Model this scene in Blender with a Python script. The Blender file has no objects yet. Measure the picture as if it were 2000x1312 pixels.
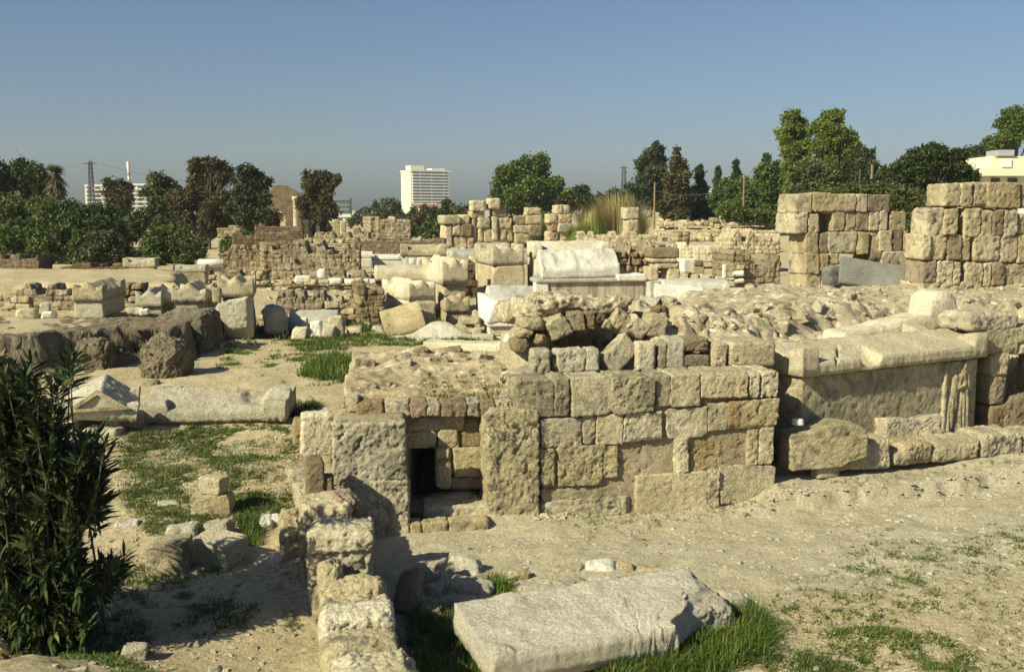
import bpy, math, random
import numpy as np
C = bpy.context.scene
COL = C.collection
rad = math.radians
# ------------------------------------------------------------------ camera, world, sun, exposure
CAMZ, PITCH, F = 3.0, rad(7.0), 2000.0          # photograph pixels: 2000 x 1312
cam = bpy.data.cameras.new("camera"); cam.lens = 36.0; cam.sensor_width = 36.0
cam.clip_start = 0.05; cam.clip_end = 9000
camo = bpy.data.objects.new("camera", cam); COL.objects.link(camo)
camo.location = (0, 0, CAMZ); camo.rotation_euler = (rad(90) - PITCH, 0, 0)
C.camera = camo
SUN_EL = rad(35); SH = np.array([-0.78, -0.626])     # horizontal direction towards the sun
W = bpy.data.worlds.new("World"); C.world = W; W.use_nodes = True
nt = W.node_tree; bg = nt.nodes["Background"]; bg.inputs[1].default_value = 0.054
sky = nt.nodes.new("ShaderNodeTexSky"); sky.sky_type = 'NISHITA'; sky.sun_disc = False
sky.sun_elevation = SUN_EL; sky.sun_rotation = math.atan2(SH[0], SH[1])
sky.air_density = 1.0; sky.dust_density = 1.5; sky.ozone_density = 3.0; sky.altitude = 0
tint = nt.nodes.new('ShaderNodeMixRGB'); tint.blend_type = 'MULTIPLY'; tint.inputs[0].default_value = 1; tint.inputs[2].default_value = (.89, .96, 1.08, 1)
nt.links.new(sky.outputs[0], tint.inputs[1]); nt.links.new(tint.outputs[0], bg.inputs[0])
sl = bpy.data.lights.new("sun", 'SUN'); sl.energy = 5.0; sl.angle = rad(0.5); sl.color = (1.0, 0.945, 0.675)
so = bpy.data.objects.new("sun", sl); COL.objects.link(so)
from mathutils import Vector
so.rotation_euler = Vector((SH[0]*math.cos(SUN_EL), SH[1]*math.cos(SUN_EL), math.sin(SUN_EL))).to_track_quat('Z', 'Y').to_euler()
C.view_settings.view_transform = 'Standard'; C.view_settings.look = 'None'
C.view_settings.gamma = 1; C.view_settings.exposure = 0.60
C.cycles.max_bounces = 5; C.cycles.diffuse_bounces = 3; C.cycles.transparent_max_bounces = 6
# ------------------------------------------------------------------ numpy noise
_rs = np.random.RandomState(7)
_TAB = _rs.rand(65536)
def _h(ix, iy, iz):
    return _TAB[(ix*73856093 ^ iy*19349663 ^ iz*83492791) & 65535]
def vnoise(p):
    i = np.floor(p).astype(np.int64); f = p - i; f = f*f*f*(f*(f*6-15)+10)
    x, y, z = i[..., 0], i[..., 1], i[..., 2]; a, b, c = f[..., 0], f[..., 1], f[..., 2]
    def L(t, u, v): return u + t*(v-u)
    return L(c, L(b, L(a, _h(x,y,z), _h(x+1,y,z)), L(a, _h(x,y+1,z), _h(x+1,y+1,z))),
             L(b, L(a, _h(x,y,z+1), _h(x+1,y,z+1)), L(a, _h(x,y+1,z+1), _h(x+1,y+1,z+1))))*2-1
def fbm(p, o=4, g=.5):
    s = 0; a = 1.0; q = np.array(p, float)
    for k in range(o):
        s = s + a*vnoise(q + 17.3*k); q = q*2.03; a *= g
    return s
def ss(a, b, x):
    t = np.clip((x-a)/(b-a), 0, 1); return t*t*(3-2*t)
def xy0(x, y, s): return np.stack([x*s, y*s, np.zeros_like(x)+3.1], -1)
# ------------------------------------------------------------------ pixel rays and the lie of the land
def ray(u, v):
    a = (u-1000)/F; b = (656-v)/F; c, s = math.cos(PITCH), math.sin(PITCH)
    return np.array([a, c + b*s, -s + b*c])
def D(u, v, y):                                   # the point of that ray y metres ahead
    r = ray(u, v); return np.array([0, 0, CAMZ]) + r*(y/r[1])
def xw(y): return -.9 - .265*(y-5.9)              # line of the low wall on the left
def base_h(x, y):
    x = np.asarray(x, float); y = np.asarray(y, float)
    tl = np.interp(y, [0,6,8,10,12,16,20,24,28,45,75,120,200], [.1,.12,.2,.3,.38,.45,.5,.6,.7,.62,.5,.2,0])
    m = ss(-.12, .12, x - xw(np.minimum(y, 9.6))) * np.where(x < .1, 1-ss(10.8, 12.2, y), 1-ss(12.5, 15.5, y))
    line = 9.93 + .33*(x-2.65) + .10*fbm(xy0(x, y, 1.5), 3)
    st = (.17*ss(-.035, .045, y-line + .05*fbm(xy0(x, y, 7), 2)) + .05*ss(.1, .9, y-line))*ss(2.0, 2.9, x + .15*fbm(xy0(x, y, 4), 2)) + .03*ss(3, 7, x)
    st = st - .16*np.exp(-(((x+.62)/.28)**2 + ((y-6.3)/.9)**2))
    st = st + .20*np.exp(-(((x+.4)/.7)**2 + ((y-10.05)/.42)**2))
    z = tl*(1-m) + st*m
    z = z + .40*np.exp(-(((x+2.75)/.85)**2 + ((y-5.2)/.75)**2))
    xe = -.29*y - .80 + .5*fbm(xy0(x, y, .5), 3)
    yf = np.interp(x, [-12, -8, -5.5], [15.2, 16.5, 18.2]) + .2*fbm(xy0(x+9, y, .6), 3)
    zt = np.interp(y + .35*fbm(xy0(x, y, .6), 3), [14,20,22.0,22.45,27,34,50,80], [1.06,1.0,.80,1.42,1.42,1.05,.7,.5])
    mt = (1-ss(-.25, .25, x-xe))*ss(-.25, .25, y-yf)
    z = z*(1-mt) + zt*mt
    zb = np.interp(y, [20,40,55,75,110,250], [.7,.7,.9,2.45,2.2,0])
    mb = ss(.055, .13, x/np.maximum(y, 1))*ss(20, 30, y)
    return z*(1-mb) + zb*mb
def h(x, y):
    x = np.asarray(x, float); y = np.asarray(y, float)
    return base_h(x, y) + .035*fbm(xy0(x, y, .7), 3) + .018*fbm(xy0(x, y, 3.2), 4, .6)
_Y = np.geomspace(3.5, 400, 2200)
def G(u, v):                                      # where that ray meets the ground
    r = ray(u, v); x = r[0]/r[1]*_Y; z = CAMZ + r[2]/r[1]*_Y; hh = h(x, _Y)
    i = np.argmax(z < hh)
    if z[i] >= hh[i]: i = len(_Y)-1
    return np.array([x[i], _Y[i], hh[i]])
# ------------------------------------------------------------------ objects
def mesh(name, V, Fc, m=None, smooth=True):
    me = bpy.data.meshes.new(name); V = np.asarray(V, np.float32)
    if isinstance(Fc, np.ndarray):
        k = Fc.shape[1]; me.vertices.add(len(V)); me.vertices.foreach_set('co', V.ravel())
        me.loops.add(Fc.size); me.loops.foreach_set('vertex_index', Fc.astype(np.int32).ravel())
        me.polygons.add(len(Fc)); me.polygons.foreach_set('loop_start', np.arange(0, Fc.size, k, dtype=np.int32))
        me.update(calc_edges=True)
    else:
        me.from_pydata([tuple(map(float, v)) for v in V], [], [tuple(int(i) for i in f) for f in Fc])
    me.polygons.foreach_set('use_smooth', [smooth]*len(me.polygons))
    if m is not None: me.materials.append(m)
    me.update(); return me
def tag(o, label=None, cat=None, group=None, kind=None):
    if label: o['label'] = label
    if cat: o['category'] = cat
    if group: o['group'] = group
    if kind: o['kind'] = kind
    return o
def thing(name, label, cat, loc, group=None):
    o = bpy.data.objects.new(name, None); o.empty_display_size = .2; COL.objects.link(o); o.location = [float(c) for c in loc]
    return tag(o, label, cat, group)
def obj(name, V, Fc, m, parent=None, loc=None, smooth=True):
    V = np.asarray(V, float)
    if loc is not None: V = V - np.asarray(loc)
    o = bpy.data.objects.new(name, mesh(name, V, Fc, m, smooth)); COL.objects.link(o)
    if parent is not None: o.parent = parent
    elif loc is not None: o.location = [float(c) for c in loc]
    return o
def part(name, V, Fc, m, root, smooth=True):      # V in world coordinates
    off = np.array(root.location); p = root.parent
    while p is not None: off = off + np.array(p.location); p = p.parent
    return obj(name, np.asarray(V, float)-off, Fc, m, root, smooth=smooth)
def join(parts):
    V = []; Fc = []; n = 0
    for v, f in parts:
        V.append(np.asarray(v)); Fc.append(np.asarray(f)+n); n += len(v)
    return np.concatenate(V), np.concatenate(Fc)
def rot(V, yaw=0, pitch=0, roll=0):
    V = np.asarray(V, float)
    def R(ax, a):
        c, s = math.cos(a), math.sin(a)
        return np.array({'x': [[1,0,0],[0,c,-s],[0,s,c]], 'y': [[c,0,s],[0,1,0],[-s,0,c]], 'z': [[c,-s,0],[s,c,0],[0,0,1]]}[ax])
    return V @ (R('z', rad(yaw)) @ R('x', rad(pitch)) @ R('y', rad(roll))).T
# rough block: rounded, chipped, noisy
def rblock(sx, sy, sz, res=.03, r=.03, rough=.008, jit=.03, chips=2, seed=0, big=.0, nmax=44):
    rs = np.random.RandomState(seed & 0x7fffffff)
    n = [int(np.clip(round(s/res), 3, nmax)) for s in (sx, sy, sz)]
    def grid(a, b):
        return np.meshgrid(np.arange(a+1), np.arange(b+1), indexing='ij')
    pts = []; quads = []; off = 0
    for ax in range(3):
        o = [q for q in range(3) if q != ax]
        for side in (0, n[ax]):
            A, B = grid(n[o[0]], n[o[1]])
            P = np.zeros(A.shape+(3,), int); P[..., o[0]] = A; P[..., o[1]] = B; P[..., ax] = side
            ids = np.arange(A.size).reshape(A.shape)+off
            q = np.stack([ids[:-1,:-1], ids[1:,:-1], ids[1:,1:], ids[:-1,1:]], -1).reshape(-1, 4)
            flip = (side == 0) ^ (ax == 1)
            quads.append(q[:, ::-1] if flip else q); pts.append(P.reshape(-1, 3)); off += A.size
    P = np.concatenate(pts); Q = np.concatenate(quads)
    key = P[:, 0]*10000 + P[:, 1]*100 + P[:, 2]
    _, first, inv = np.unique(key, return_index=True, return_inverse=True)
    P = P[first]; Q = inv.reshape(-1)[Q]
    H = np.array([sx, sy, sz])/2.
    p = (P/np.array(n)*2-1)*H
    r = min(r, .98*H.min()); q = np.clip(p, -(H-r), H-r); dlt = p-q
    L = np.linalg.norm(dlt, axis=1, keepdims=True); nrm = dlt/np.maximum(L, 1e-9)
    p = np.where(L > 1e-9, q + nrm*r, p)
    for k in range(chips):                        # broken corners and edges
        d = rs.choice([-1, 1], 3)*rs.uniform(.35, 1, 3)
        if rs.rand() < .5: d[rs.randint(3)] = 0
        d = d/np.linalg.norm(d); ext = np.abs(d) @ H; cut = ext*rs.uniform(.86, .95) - .15*r
        e = np.maximum(0, p @ d - cut); p = p - e[:, None]*d
    sd = rs.uniform(-50, 50, 3); m = H.max()
    w = p + .25*m*np.stack([fbm(p/m*1.3+sd+k*7, 2) for k in range(3)], -1)*(big)
    p = w
    nn = p/np.maximum(np.linalg.norm(p/H, axis=1, keepdims=True), .2)/H; nn /= np.maximum(np.linalg.norm(nn, axis=1, keepdims=True), 1e-6)
    base_n = np.where(L > 1e-9, nrm, nn)
    f1 = fbm(p*3.0/max(.35, m)+sd, 3); f2 = fbm(p*26+sd*2, 4, .68); f3 = np.maximum(0, fbm(p*11+sd*3, 4, .65)-.30)
    p = p + base_n*((rough*.40*f1 + rough*.62*f2 - rough*1.5*f3)[:, None])
    t = (p/H+1)/2; J = rs.uniform(-1, 1, (2,2,2,3))*jit*np.minimum(np.array([sx,sy,sz]), 1.2*min(sx,sy,sz))
    tx, ty, tz = t[:, 0:1], t[:, 1:2], t[:, 2:3]
    for a in (0, 1):
        for b in (0, 1):
            for c in (0, 1):
                p = p + J[a,b,c]*((tx if a else 1-tx)*(ty if b else 1-ty)*(tz if c else 1-tz))
    p[:, 2] += sz/2
    return p, Q
def hf(L, Wd, nx, ny, top, zbot=0.0, rough=.006, seed=0):
    """closed slab over an L x Wd rectangle, upper side given by top(x, y)"""
    x = np.linspace(-L/2, L/2, nx+1); y = np.linspace(-Wd/2, Wd/2, ny+1)
    X, Y = np.meshgrid(x, y, indexing='ij'); Z = top(X, Y)
    nz = 3; lay = [np.stack([X, Y, Z], -1)]
    ids = np.arange(X.size).reshape(X.shape); V = [lay[0].reshape(-1, 3)]
    Q = [np.stack([ids[:-1,:-1], ids[1:,:-1], ids[1:,1:], ids[:-1,1:]], -1).reshape(-1, 4)]
    per = np.concatenate([ids[:, 0], ids[-1, 1:], ids[-2::-1, -1], ids[0, -2:0:-1]])
    P0 = V[0][per]; prev = per; n = X.size
    for k in range(1, nz+1):
        P = P0.copy(); P[:, 2] = P0[:, 2] + (zbot-P0[:, 2])*k/nz; V.append(P)
        cur = np.arange(n, n+len(per)); n += len(per)
        Q.append(np.stack([prev, cur, np.roll(cur, -1), np.roll(prev, -1)], -1)); prev = cur
    V = np.concatenate(V); c = len(V); V = np.concatenate([V, [[0, 0, zbot]]])
    nxt = np.roll(prev, -1); T = np.stack([prev, np.full(len(prev), c), nxt, nxt], -1)
    sd = np.random.RandomState(seed & 0x7fffffff).uniform(-40, 40, 3)
    N = np.stack([fbm(V*5+sd+9*k, 3) + .8*fbm(V*20+sd+9*k, 2) for k in range(3)], -1)
    V = V + N*rough
    Q = np.concatenate(Q); Fc = [tuple(q) for q in Q] + [tuple(t[:3]) for t in T]
    return V, Fc
def lid_top(L, Wd, t, ridge, acro, al=.2, aw=.27, wob=0., seed=0, flat=False):
    sd = np.random.RandomState(seed & 0x7fffffff).uniform(-9, 9, 3)
    def f(X, Y):
        z = t + ridge*(1-np.abs(2*Y/Wd)) if not flat else t + ridge*np.sqrt(np.clip(1-(2*Y/Wd)**2, 0, 1))
        vv = np.clip((Wd/2-np.abs(Y))/(aw*Wd), 0, 1); uu = (L/2-np.abs(X))/(al*L)
        a = t + acro*np.sqrt(np.clip(1-vv**2, 0, 1))
        z = np.where(uu < 1, np.maximum(z, np.where(vv < 1, a, 0)), z)
        if wob: z = z + wob*fbm(np.stack([X*3, Y*3, X*0+1], -1)+sd, 3)
        return np.maximum(z, .02)
    return f
def masonry(Wd, T, top, ch, amp=.03, res=.05, seed=0, ragged=.0):
    """a wall of small coursed stones as one skin; local x along, z up, front at y=0 looking -y"""
    rs = np.random.RandomState(seed & 0x7fffffff)
    nx = int(np.clip(Wd/res, 6, 190)); nz = int(np.clip(top/res, 4, 90))
    x = np.linspace(0, Wd, nx+1)
    tp = top*(1 - ragged*np.clip(.5+.8*fbm(np.stack([x*1.1/max(ch,.1)*.5, x*0+seed, x*0], -1), 3), 0, 1))
    tp = np.maximum(np.floor(tp/ch+.5)*ch*.92 + tp*.08, ch*.7)
    R = rs.rand(4000)
    def disp(X, Z, k):
        row = np.floor(Z/ch + .25*vnoise(np.stack([X*1.5, Z*0, Z*0+seed+k], -1))).astype(int)
        cx = X/(1.75*ch) + R[(row*7+k*131) % 4000]*9; c = np.floor(cx + .25*vnoise(np.stack([X*2, row*3., X*0+seed], -1)))
        fx = np.abs((cx % 1)-.5)*2; fz = np.abs(((Z/ch) % 1)-.5)*2
        g = np.minimum(ss(0, .3, 1-fx), ss(0, .3, 1-fz))
        return amp*(g*(.6+1.2*R[((c*37+row*101+k*13).astype(int)) % 4000]) + .5*fbm(np.stack([X*9, Z*9, X*0+seed], -1), 2))
    X, J = np.meshgrid(x, np.arange(nz+1)/nz, indexing='ij'); Z = J*np.maximum(tp, ch*.6)[:, None]
    front = np.stack([X, -disp(X, Z, 0), Z], -1)
    nb = max(3, int(T/res)); rows = [front.reshape(-1, 3)]; ids = np.arange(X.size).reshape(X.shape)
    Q = [np.stack([ids[:-1,:-1], ids[1:,:-1], ids[1:,1:], ids[:-1,1:]], -1).reshape(-1, 4)]; n = X.size
    per = np.concatenate([ids[0, ::-1], ids[1:, 0], ids[-1, 1:], ids[-2:0:-1, -1]])
    P0 = rows[0][per]; prev = per
    for k in range(1, nb+1):
        P = P0.copy(); P[:, 1] = P0[:, 1] + (T-P0[:, 1])*k/nb
        yy = P[:, 1]; left = P0[:, 0] < 1e-6; right = P0[:, 0] > Wd-1e-6
        dd = disp(yy+3.3, P[:, 2], 1); P[:, 0] += np.where(left, -dd, 0) + np.where(right, dd, 0)
        tops = (~left) & (~right) & (P0[:, 2] > 1e-6); P[:, 2] += np.where(tops, amp*.8*fbm(P*6, 2), 0)
        rows.append(P); cur = np.arange(n, n+len(per)); n += len(per)
        Q.append(np.stack([prev, cur, np.roll(cur, -1), np.roll(prev, -1)], -1)); prev = cur
    V = np.concatenate(rows); Fc = [tuple(q) for q in np.concatenate(Q)] + [tuple(prev[::-1])]
    return V, [f[::-1] for f in Fc]
# ------------------------------------------------------------------ materials
def mat(name):
    m = bpy.data.materials.new(name); m.use_nodes = True; n = m.node_tree.nodes; l = m.node_tree.links
    return m, n, l, n["Principled BSDF"]
def NN(n, t, **kw):
    k = n.new(t)
    for a, b in kw.items():
        if a.startswith('i_'): k.inputs[int(a[2:])].default_value = b
        else: setattr(k, a, b)
    return k
def noise_node(n, l, pos, scale, detail=5, rough=.6, dist=0):
    k = n.new("ShaderNodeTexNoise"); k.inputs['Scale'].default_value = scale; k.inputs['Detail'].default_value = detail
    k.inputs['Roughness'].default_value = rough; k.inputs['Distortion'].default_value = dist
    l.new(pos, k.inputs['Vector']); return k.outputs['Fac']
def ramp(n, l, fac, a, b, ca=(0,0,0,1), cb=(1,1,1,1)):
    k = n.new("ShaderNodeValToRGB"); k.color_ramp.elements[0].position = a; k.color_ramp.elements[1].position = b
    k.color_ramp.elements[0].color = ca; k.color_ramp.elements[1].color = cb; l.new(fac, k.inputs[0]); return k.outputs[0]
def mix(n, l, fac, a, b, mode='MIX'):
    k = n.new("ShaderNodeMixRGB"); k.blend_type = mode
    for i, s in enumerate((fac, a, b)):
        if isinstance(s, (int, float)): k.inputs[i].default_value = s
        elif isinstance(s, tuple): k.inputs[i].default_value = s if len(s) == 4 else s+(1,)
        else: l.new(s, k.inputs[i])
    return k.outputs[0]
def math_n(n, l, op, a, b=0.0, c=None):
    k = n.new("ShaderNodeMath"); k.operation = op
    for i, s in enumerate((a, b) if c is None else (a, b, c)):
        if isinstance(s, (int, float)): k.inputs[i].default_value = s
        else: l.new(s, k.inputs[i])
    return k.outputs[0]
def stone_mat(name, c1, c2, lich=(.10,.095,.08), la=.55, warm=None, scale=1.0, bump=.5, pits=.6, vary=.22, streak=None, bricks=None):
    m, n, l, bs = mat(name)
    pos = n.new("ShaderNodeNewGeometry").outputs['Position']
    col = mix(n, l, ramp(n, l, noise_node(n, l, pos, 2.6*scale, 6, .62, .4), .34, .66), c1, c2)
    if warm: col = mix(n, l, ramp(n, l, noise_node(n, l, pos, 1.7*scale, 5, .6, .6), .52, .68), col, warm)
    fine = ramp(n, l, noise_node(n, l, pos, 46*scale, 6, .78), .32, .68, (.62,.60,.56,1), (1.22,1.22,1.2,1))
    col = mix(n, l, 1.0, col, fine, 'MULTIPLY')
    pk = ramp(n, l, noise_node(n, l, pos, 15*scale, 9, .78, .3), .55, .64, (1,1,1,1), (.50,.46,.40,1)); col = mix(n, l, min(1, pits*1.3), col, pk, 'MULTIPLY')
    big = ramp(n, l, noise_node(n, l, pos, 1.1*scale, 4, .6), .3, .7, (.78,.77,.75,1), (1.12,1.12,1.1,1)); col = mix(n, l, 1.0, col, big, 'MULTIPLY')
    lm = ramp(n, l, noise_node(n, l, pos, 5.5*scale, 9, .72, .8), .66-.22*la, .80-.16*la)
    col = mix(n, l, math_n(n, l, 'MULTIPLY', lm, .8), col, lich)
    if bricks:
        cx = n.new('ShaderNodeSeparateXYZ'); l.new(pos, cx.inputs[0]); cb = n.new('ShaderNodeCombineXYZ')
        wz = math_n(n, l, 'MULTIPLY', noise_node(n, l, pos, 2.6, 4), .34)
        l.new(math_n(n, l, 'MULTIPLY_ADD', cx.outputs[1], .45, cx.outputs[0]), cb.inputs[0]); l.new(math_n(n, l, 'ADD', cx.outputs[2], wz), cb.inputs[1])
        bt = n.new('ShaderNodeTexBrick'); l.new(cb.outputs[0], bt.inputs['Vector']); bt.inputs['Scale'].default_value = 1.0; bt.inputs['Brick Width'].default_value = bricks*1.7; bt.inputs['Row Height'].default_value = bricks
        bt.inputs['Mortar Size'].default_value = bricks*.07; bt.inputs['Mortar Smooth'].default_value = .4; bt.inputs['Color1'].default_value = (.72,.70,.66,1); bt.inputs['Color2'].default_value = (1.25,1.22,1.15,1); bt.inputs['Mortar'].default_value = (.50,.46,.40,1)
        col = mix(n, l, 1.0, col, bt.outputs['Color'], 'MULTIPLY')
    if streak:
        mp = n.new("ShaderNodeMapping"); mp.inputs['Scale'].default_value = (4.5, 4.5, .30); l.new(pos, mp.inputs[0])
        sm = ramp(n, l, noise_node(n, l, mp.outputs[0], 1.6, 7, .75, .4), streak[1], streak[1]+.17); col = mix(n, l, sm, col, streak[0])
    rnd = n.new("ShaderNodeObjectInfo").outputs['Random']
    br = math_n(n, l, 'MULTIPLY_ADD', rnd, vary, 1-vary/2)
    hsv = n.new("ShaderNodeHueSaturation"); l.new(col, hsv.inputs['Color']); l.new(br, hsv.inputs['Value'])
    l.new(math_n(n, l, 'MULTIPLY_ADD', rnd, -.22, 1.02), hsv.inputs['Saturation'])
    l.new(hsv.outputs[0], bs.inputs['Base Color']); bs.inputs['Roughness'].default_value = .92
    bs.inputs['Specular IOR Level'].default_value = .15
    vo = n.new("ShaderNodeTexVoronoi"); vo.inputs['Scale'].default_value = 34*scale; l.new(pos, vo.inputs['Vector'])
    pt = ramp(n, l, vo.outputs['Distance'], .0, .42)
    hgt = math_n(n, l, 'ADD', math_n(n, l, 'MULTIPLY', pt, pits*.45), noise_node(n, l, pos, 30*scale, 9, .8))
    hgt = math_n(n, l, 'ADD', hgt, math_n(n, l, 'MULTIPLY', noise_node(n, l, pos, 9*scale, 4, .6), .3))
    bp = n.new("ShaderNodeBump"); bp.inputs['Strength'].default_value = min(1, bump*1.6); bp.inputs['Distance'].default_value = .05/scale
    l.new(hgt, bp.inputs['Height']); l.new(bp.outputs[0], bs.inputs['Normal'])
    return m
def flat_mat(name, c, r=.8, metal=0, var=.12, sc=3):
    m, n, l, bs = mat(name); pos = n.new("ShaderNodeNewGeometry").outputs['Position']
    k = ramp(n, l, noise_node(n, l, pos, sc, 5), .3, .7, tuple(x*(1-var) for x in c)+(1,), tuple(min(1, x*(1+var)) for x in c)+(1,))
    l.new(k, bs.inputs['Base Color']); bs.inputs['Roughness'].default_value = r; bs.inputs['Metallic'].default_value = metal
    return m
def leaf_mat(name, c1, c2, tr=.25, c3=None):
    m, n, l, bs = mat(name); g = n.new("ShaderNodeNewGeometry")
    rp = n.new("ShaderNodeValToRGB"); e = rp.color_ramp.elements; e[0].color = c1+(1,); e[1].color = c2+(1,)
    if c3: k = e.new(.90); k.color = c2+(1,); e[2].position = .94; e[2].color = c3+(1,)
    l.new(g.outputs['Random Per Island'], rp.inputs[0])
    nz = noise_node(n, l, g.outputs['Position'], .8, 3)
    col = mix(n, l, 1.0, rp.outputs[0], ramp(n, l, nz, .3, .7, (.7,.7,.7,1), (1.25,1.2,1.1,1)), 'MULTIPLY')
    l.new(col, bs.inputs['Base Color']); bs.inputs['Roughness'].default_value = .55; bs.inputs['Specular IOR Level'].default_value = .25
    t = n.new("ShaderNodeBsdfTranslucent"); l.new(col, t.inputs[0])
    mx = n.new("ShaderNodeMixShader"); mx.inputs[0].default_value = tr; l.new(bs.outputs[0], mx.inputs[1]); l.new(t.outputs[0], mx.inputs[2])
    l.new(mx.outputs[0], n["Material Output"].inputs[0]); return m
LIME = stone_mat("limestone", (.49,.40,.235), (.63,.54,.345), la=.6, warm=(.44,.32,.16))
LIMEG = stone_mat("weathered_limestone", (.47,.40,.25), (.65,.57,.385), la=.82)
DGREY = stone_mat("lichen_limestone", (.42,.365,.245), (.60,.53,.365), lich=(.105,.10,.085), la=1.05)
CREAM = stone_mat("cream_limestone", (.62,.54,.37), (.74,.67,.50), lich=(.25,.23,.17), la=.25)
PALE = stone_mat("pale_limestone", (.50,.455,.34), (.63,.585,.46), lich=(.17,.16,.14), la=.50)
MARB = stone_mat("white_marble", (.66,.63,.55), (.74,.72,.66), lich=(.30,.29,.27), la=.2, bump=.22, pits=.2, scale=.8)
GMARB = stone_mat("grey_marble", (.36,.35,.31), (.48,.46,.40), lich=(.16,.16,.15), la=.45, bump=.25, pits=.25, scale=.8)
DMARB = stone_mat("dark_grey_marble", (.15,.148,.135), (.21,.205,.185), lich=(.08,.08,.075), la=.4, bump=.25, pits=.25, scale=.8)
RUST = stone_mat("stained_marble", (.50,.46,.37), (.58,.54,.44), lich=(.16,.14,.10), la=.3, bump=.2, pits=.2, streak=((.25,.15,.065), .44))
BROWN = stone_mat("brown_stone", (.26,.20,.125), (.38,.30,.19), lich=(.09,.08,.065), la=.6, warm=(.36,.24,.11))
SANDST = stone_mat("orange_sandstone", (.42,.31,.15), (.50,.39,.21), lich=(.24,.15,.07), la=.35)
ROCK = stone_mat("bedrock", (.26,.215,.145), (.36,.30,.20), lich=(.095,.09,.072), la=.95, scale=.7, bump=.8, pits=1., warm=(.38,.25,.11))
MASON = stone_mat("masonry", (.36,.29,.18), (.48,.40,.27), lich=(.14,.12,.09), la=.45, scale=.6, bump=.7, bricks=.20)
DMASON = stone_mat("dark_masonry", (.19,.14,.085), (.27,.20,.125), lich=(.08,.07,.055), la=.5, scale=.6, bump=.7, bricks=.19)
def rubble_mat(name, c1, c2, chip):
    m, n, l, bs = mat(name); pos = n.new("ShaderNodeNewGeometry").outputs['Position']
    col = mix(n, l, ramp(n, l, noise_node(n, l, pos, 2.2, 7, .65, .5), .35, .65), c1, c2)
    v = n.new("ShaderNodeTexVoronoi"); v.inputs['Scale'].default_value = 13; l.new(pos, v.inputs['Vector'])
    sp = n.new("ShaderNodeSeparateColor"); l.new(v.outputs['Color'], sp.inputs[0])
    col = mix(n, l, ramp(n, l, sp.outputs[0], .84, .90), col, chip)
    col = mix(n, l, ramp(n, l, sp.outputs[1], .90, .94), col, (.24,.195,.13))
    col = mix(n, l, 1.0, col, ramp(n, l, noise_node(n, l, pos, 40, 6, .7), .3, .7, (.6,.58,.54,1), (1.25,1.25,1.22,1)), 'MULTIPLY')
    l.new(col, bs.inputs['Base Color']); bs.inputs['Roughness'].default_value = .95; bs.inputs['Specular IOR Level'].default_value = .1
    hg = math_n(n, l, 'ADD', math_n(n, l, 'MULTIPLY', ramp(n, l, v.outputs['Distance'], 0, .5), -.18), noise_node(n, l, pos, 22, 9, .8))
    bp = n.new("ShaderNodeBump"); bp.inputs['Strength'].default_value = .8; bp.inputs['Distance'].default_value = .022
    l.new(hg, bp.inputs['Height']); l.new(bp.outputs[0], bs.inputs['Normal']); return m
RUBBLE = rubble_mat("rubble_concrete", (.32,.275,.185), (.46,.40,.285), (.57,.51,.39))
EARTH = rubble_mat("rubble_earth", (.34,.275,.17), (.47,.395,.265), (.58,.52,.41))
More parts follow.
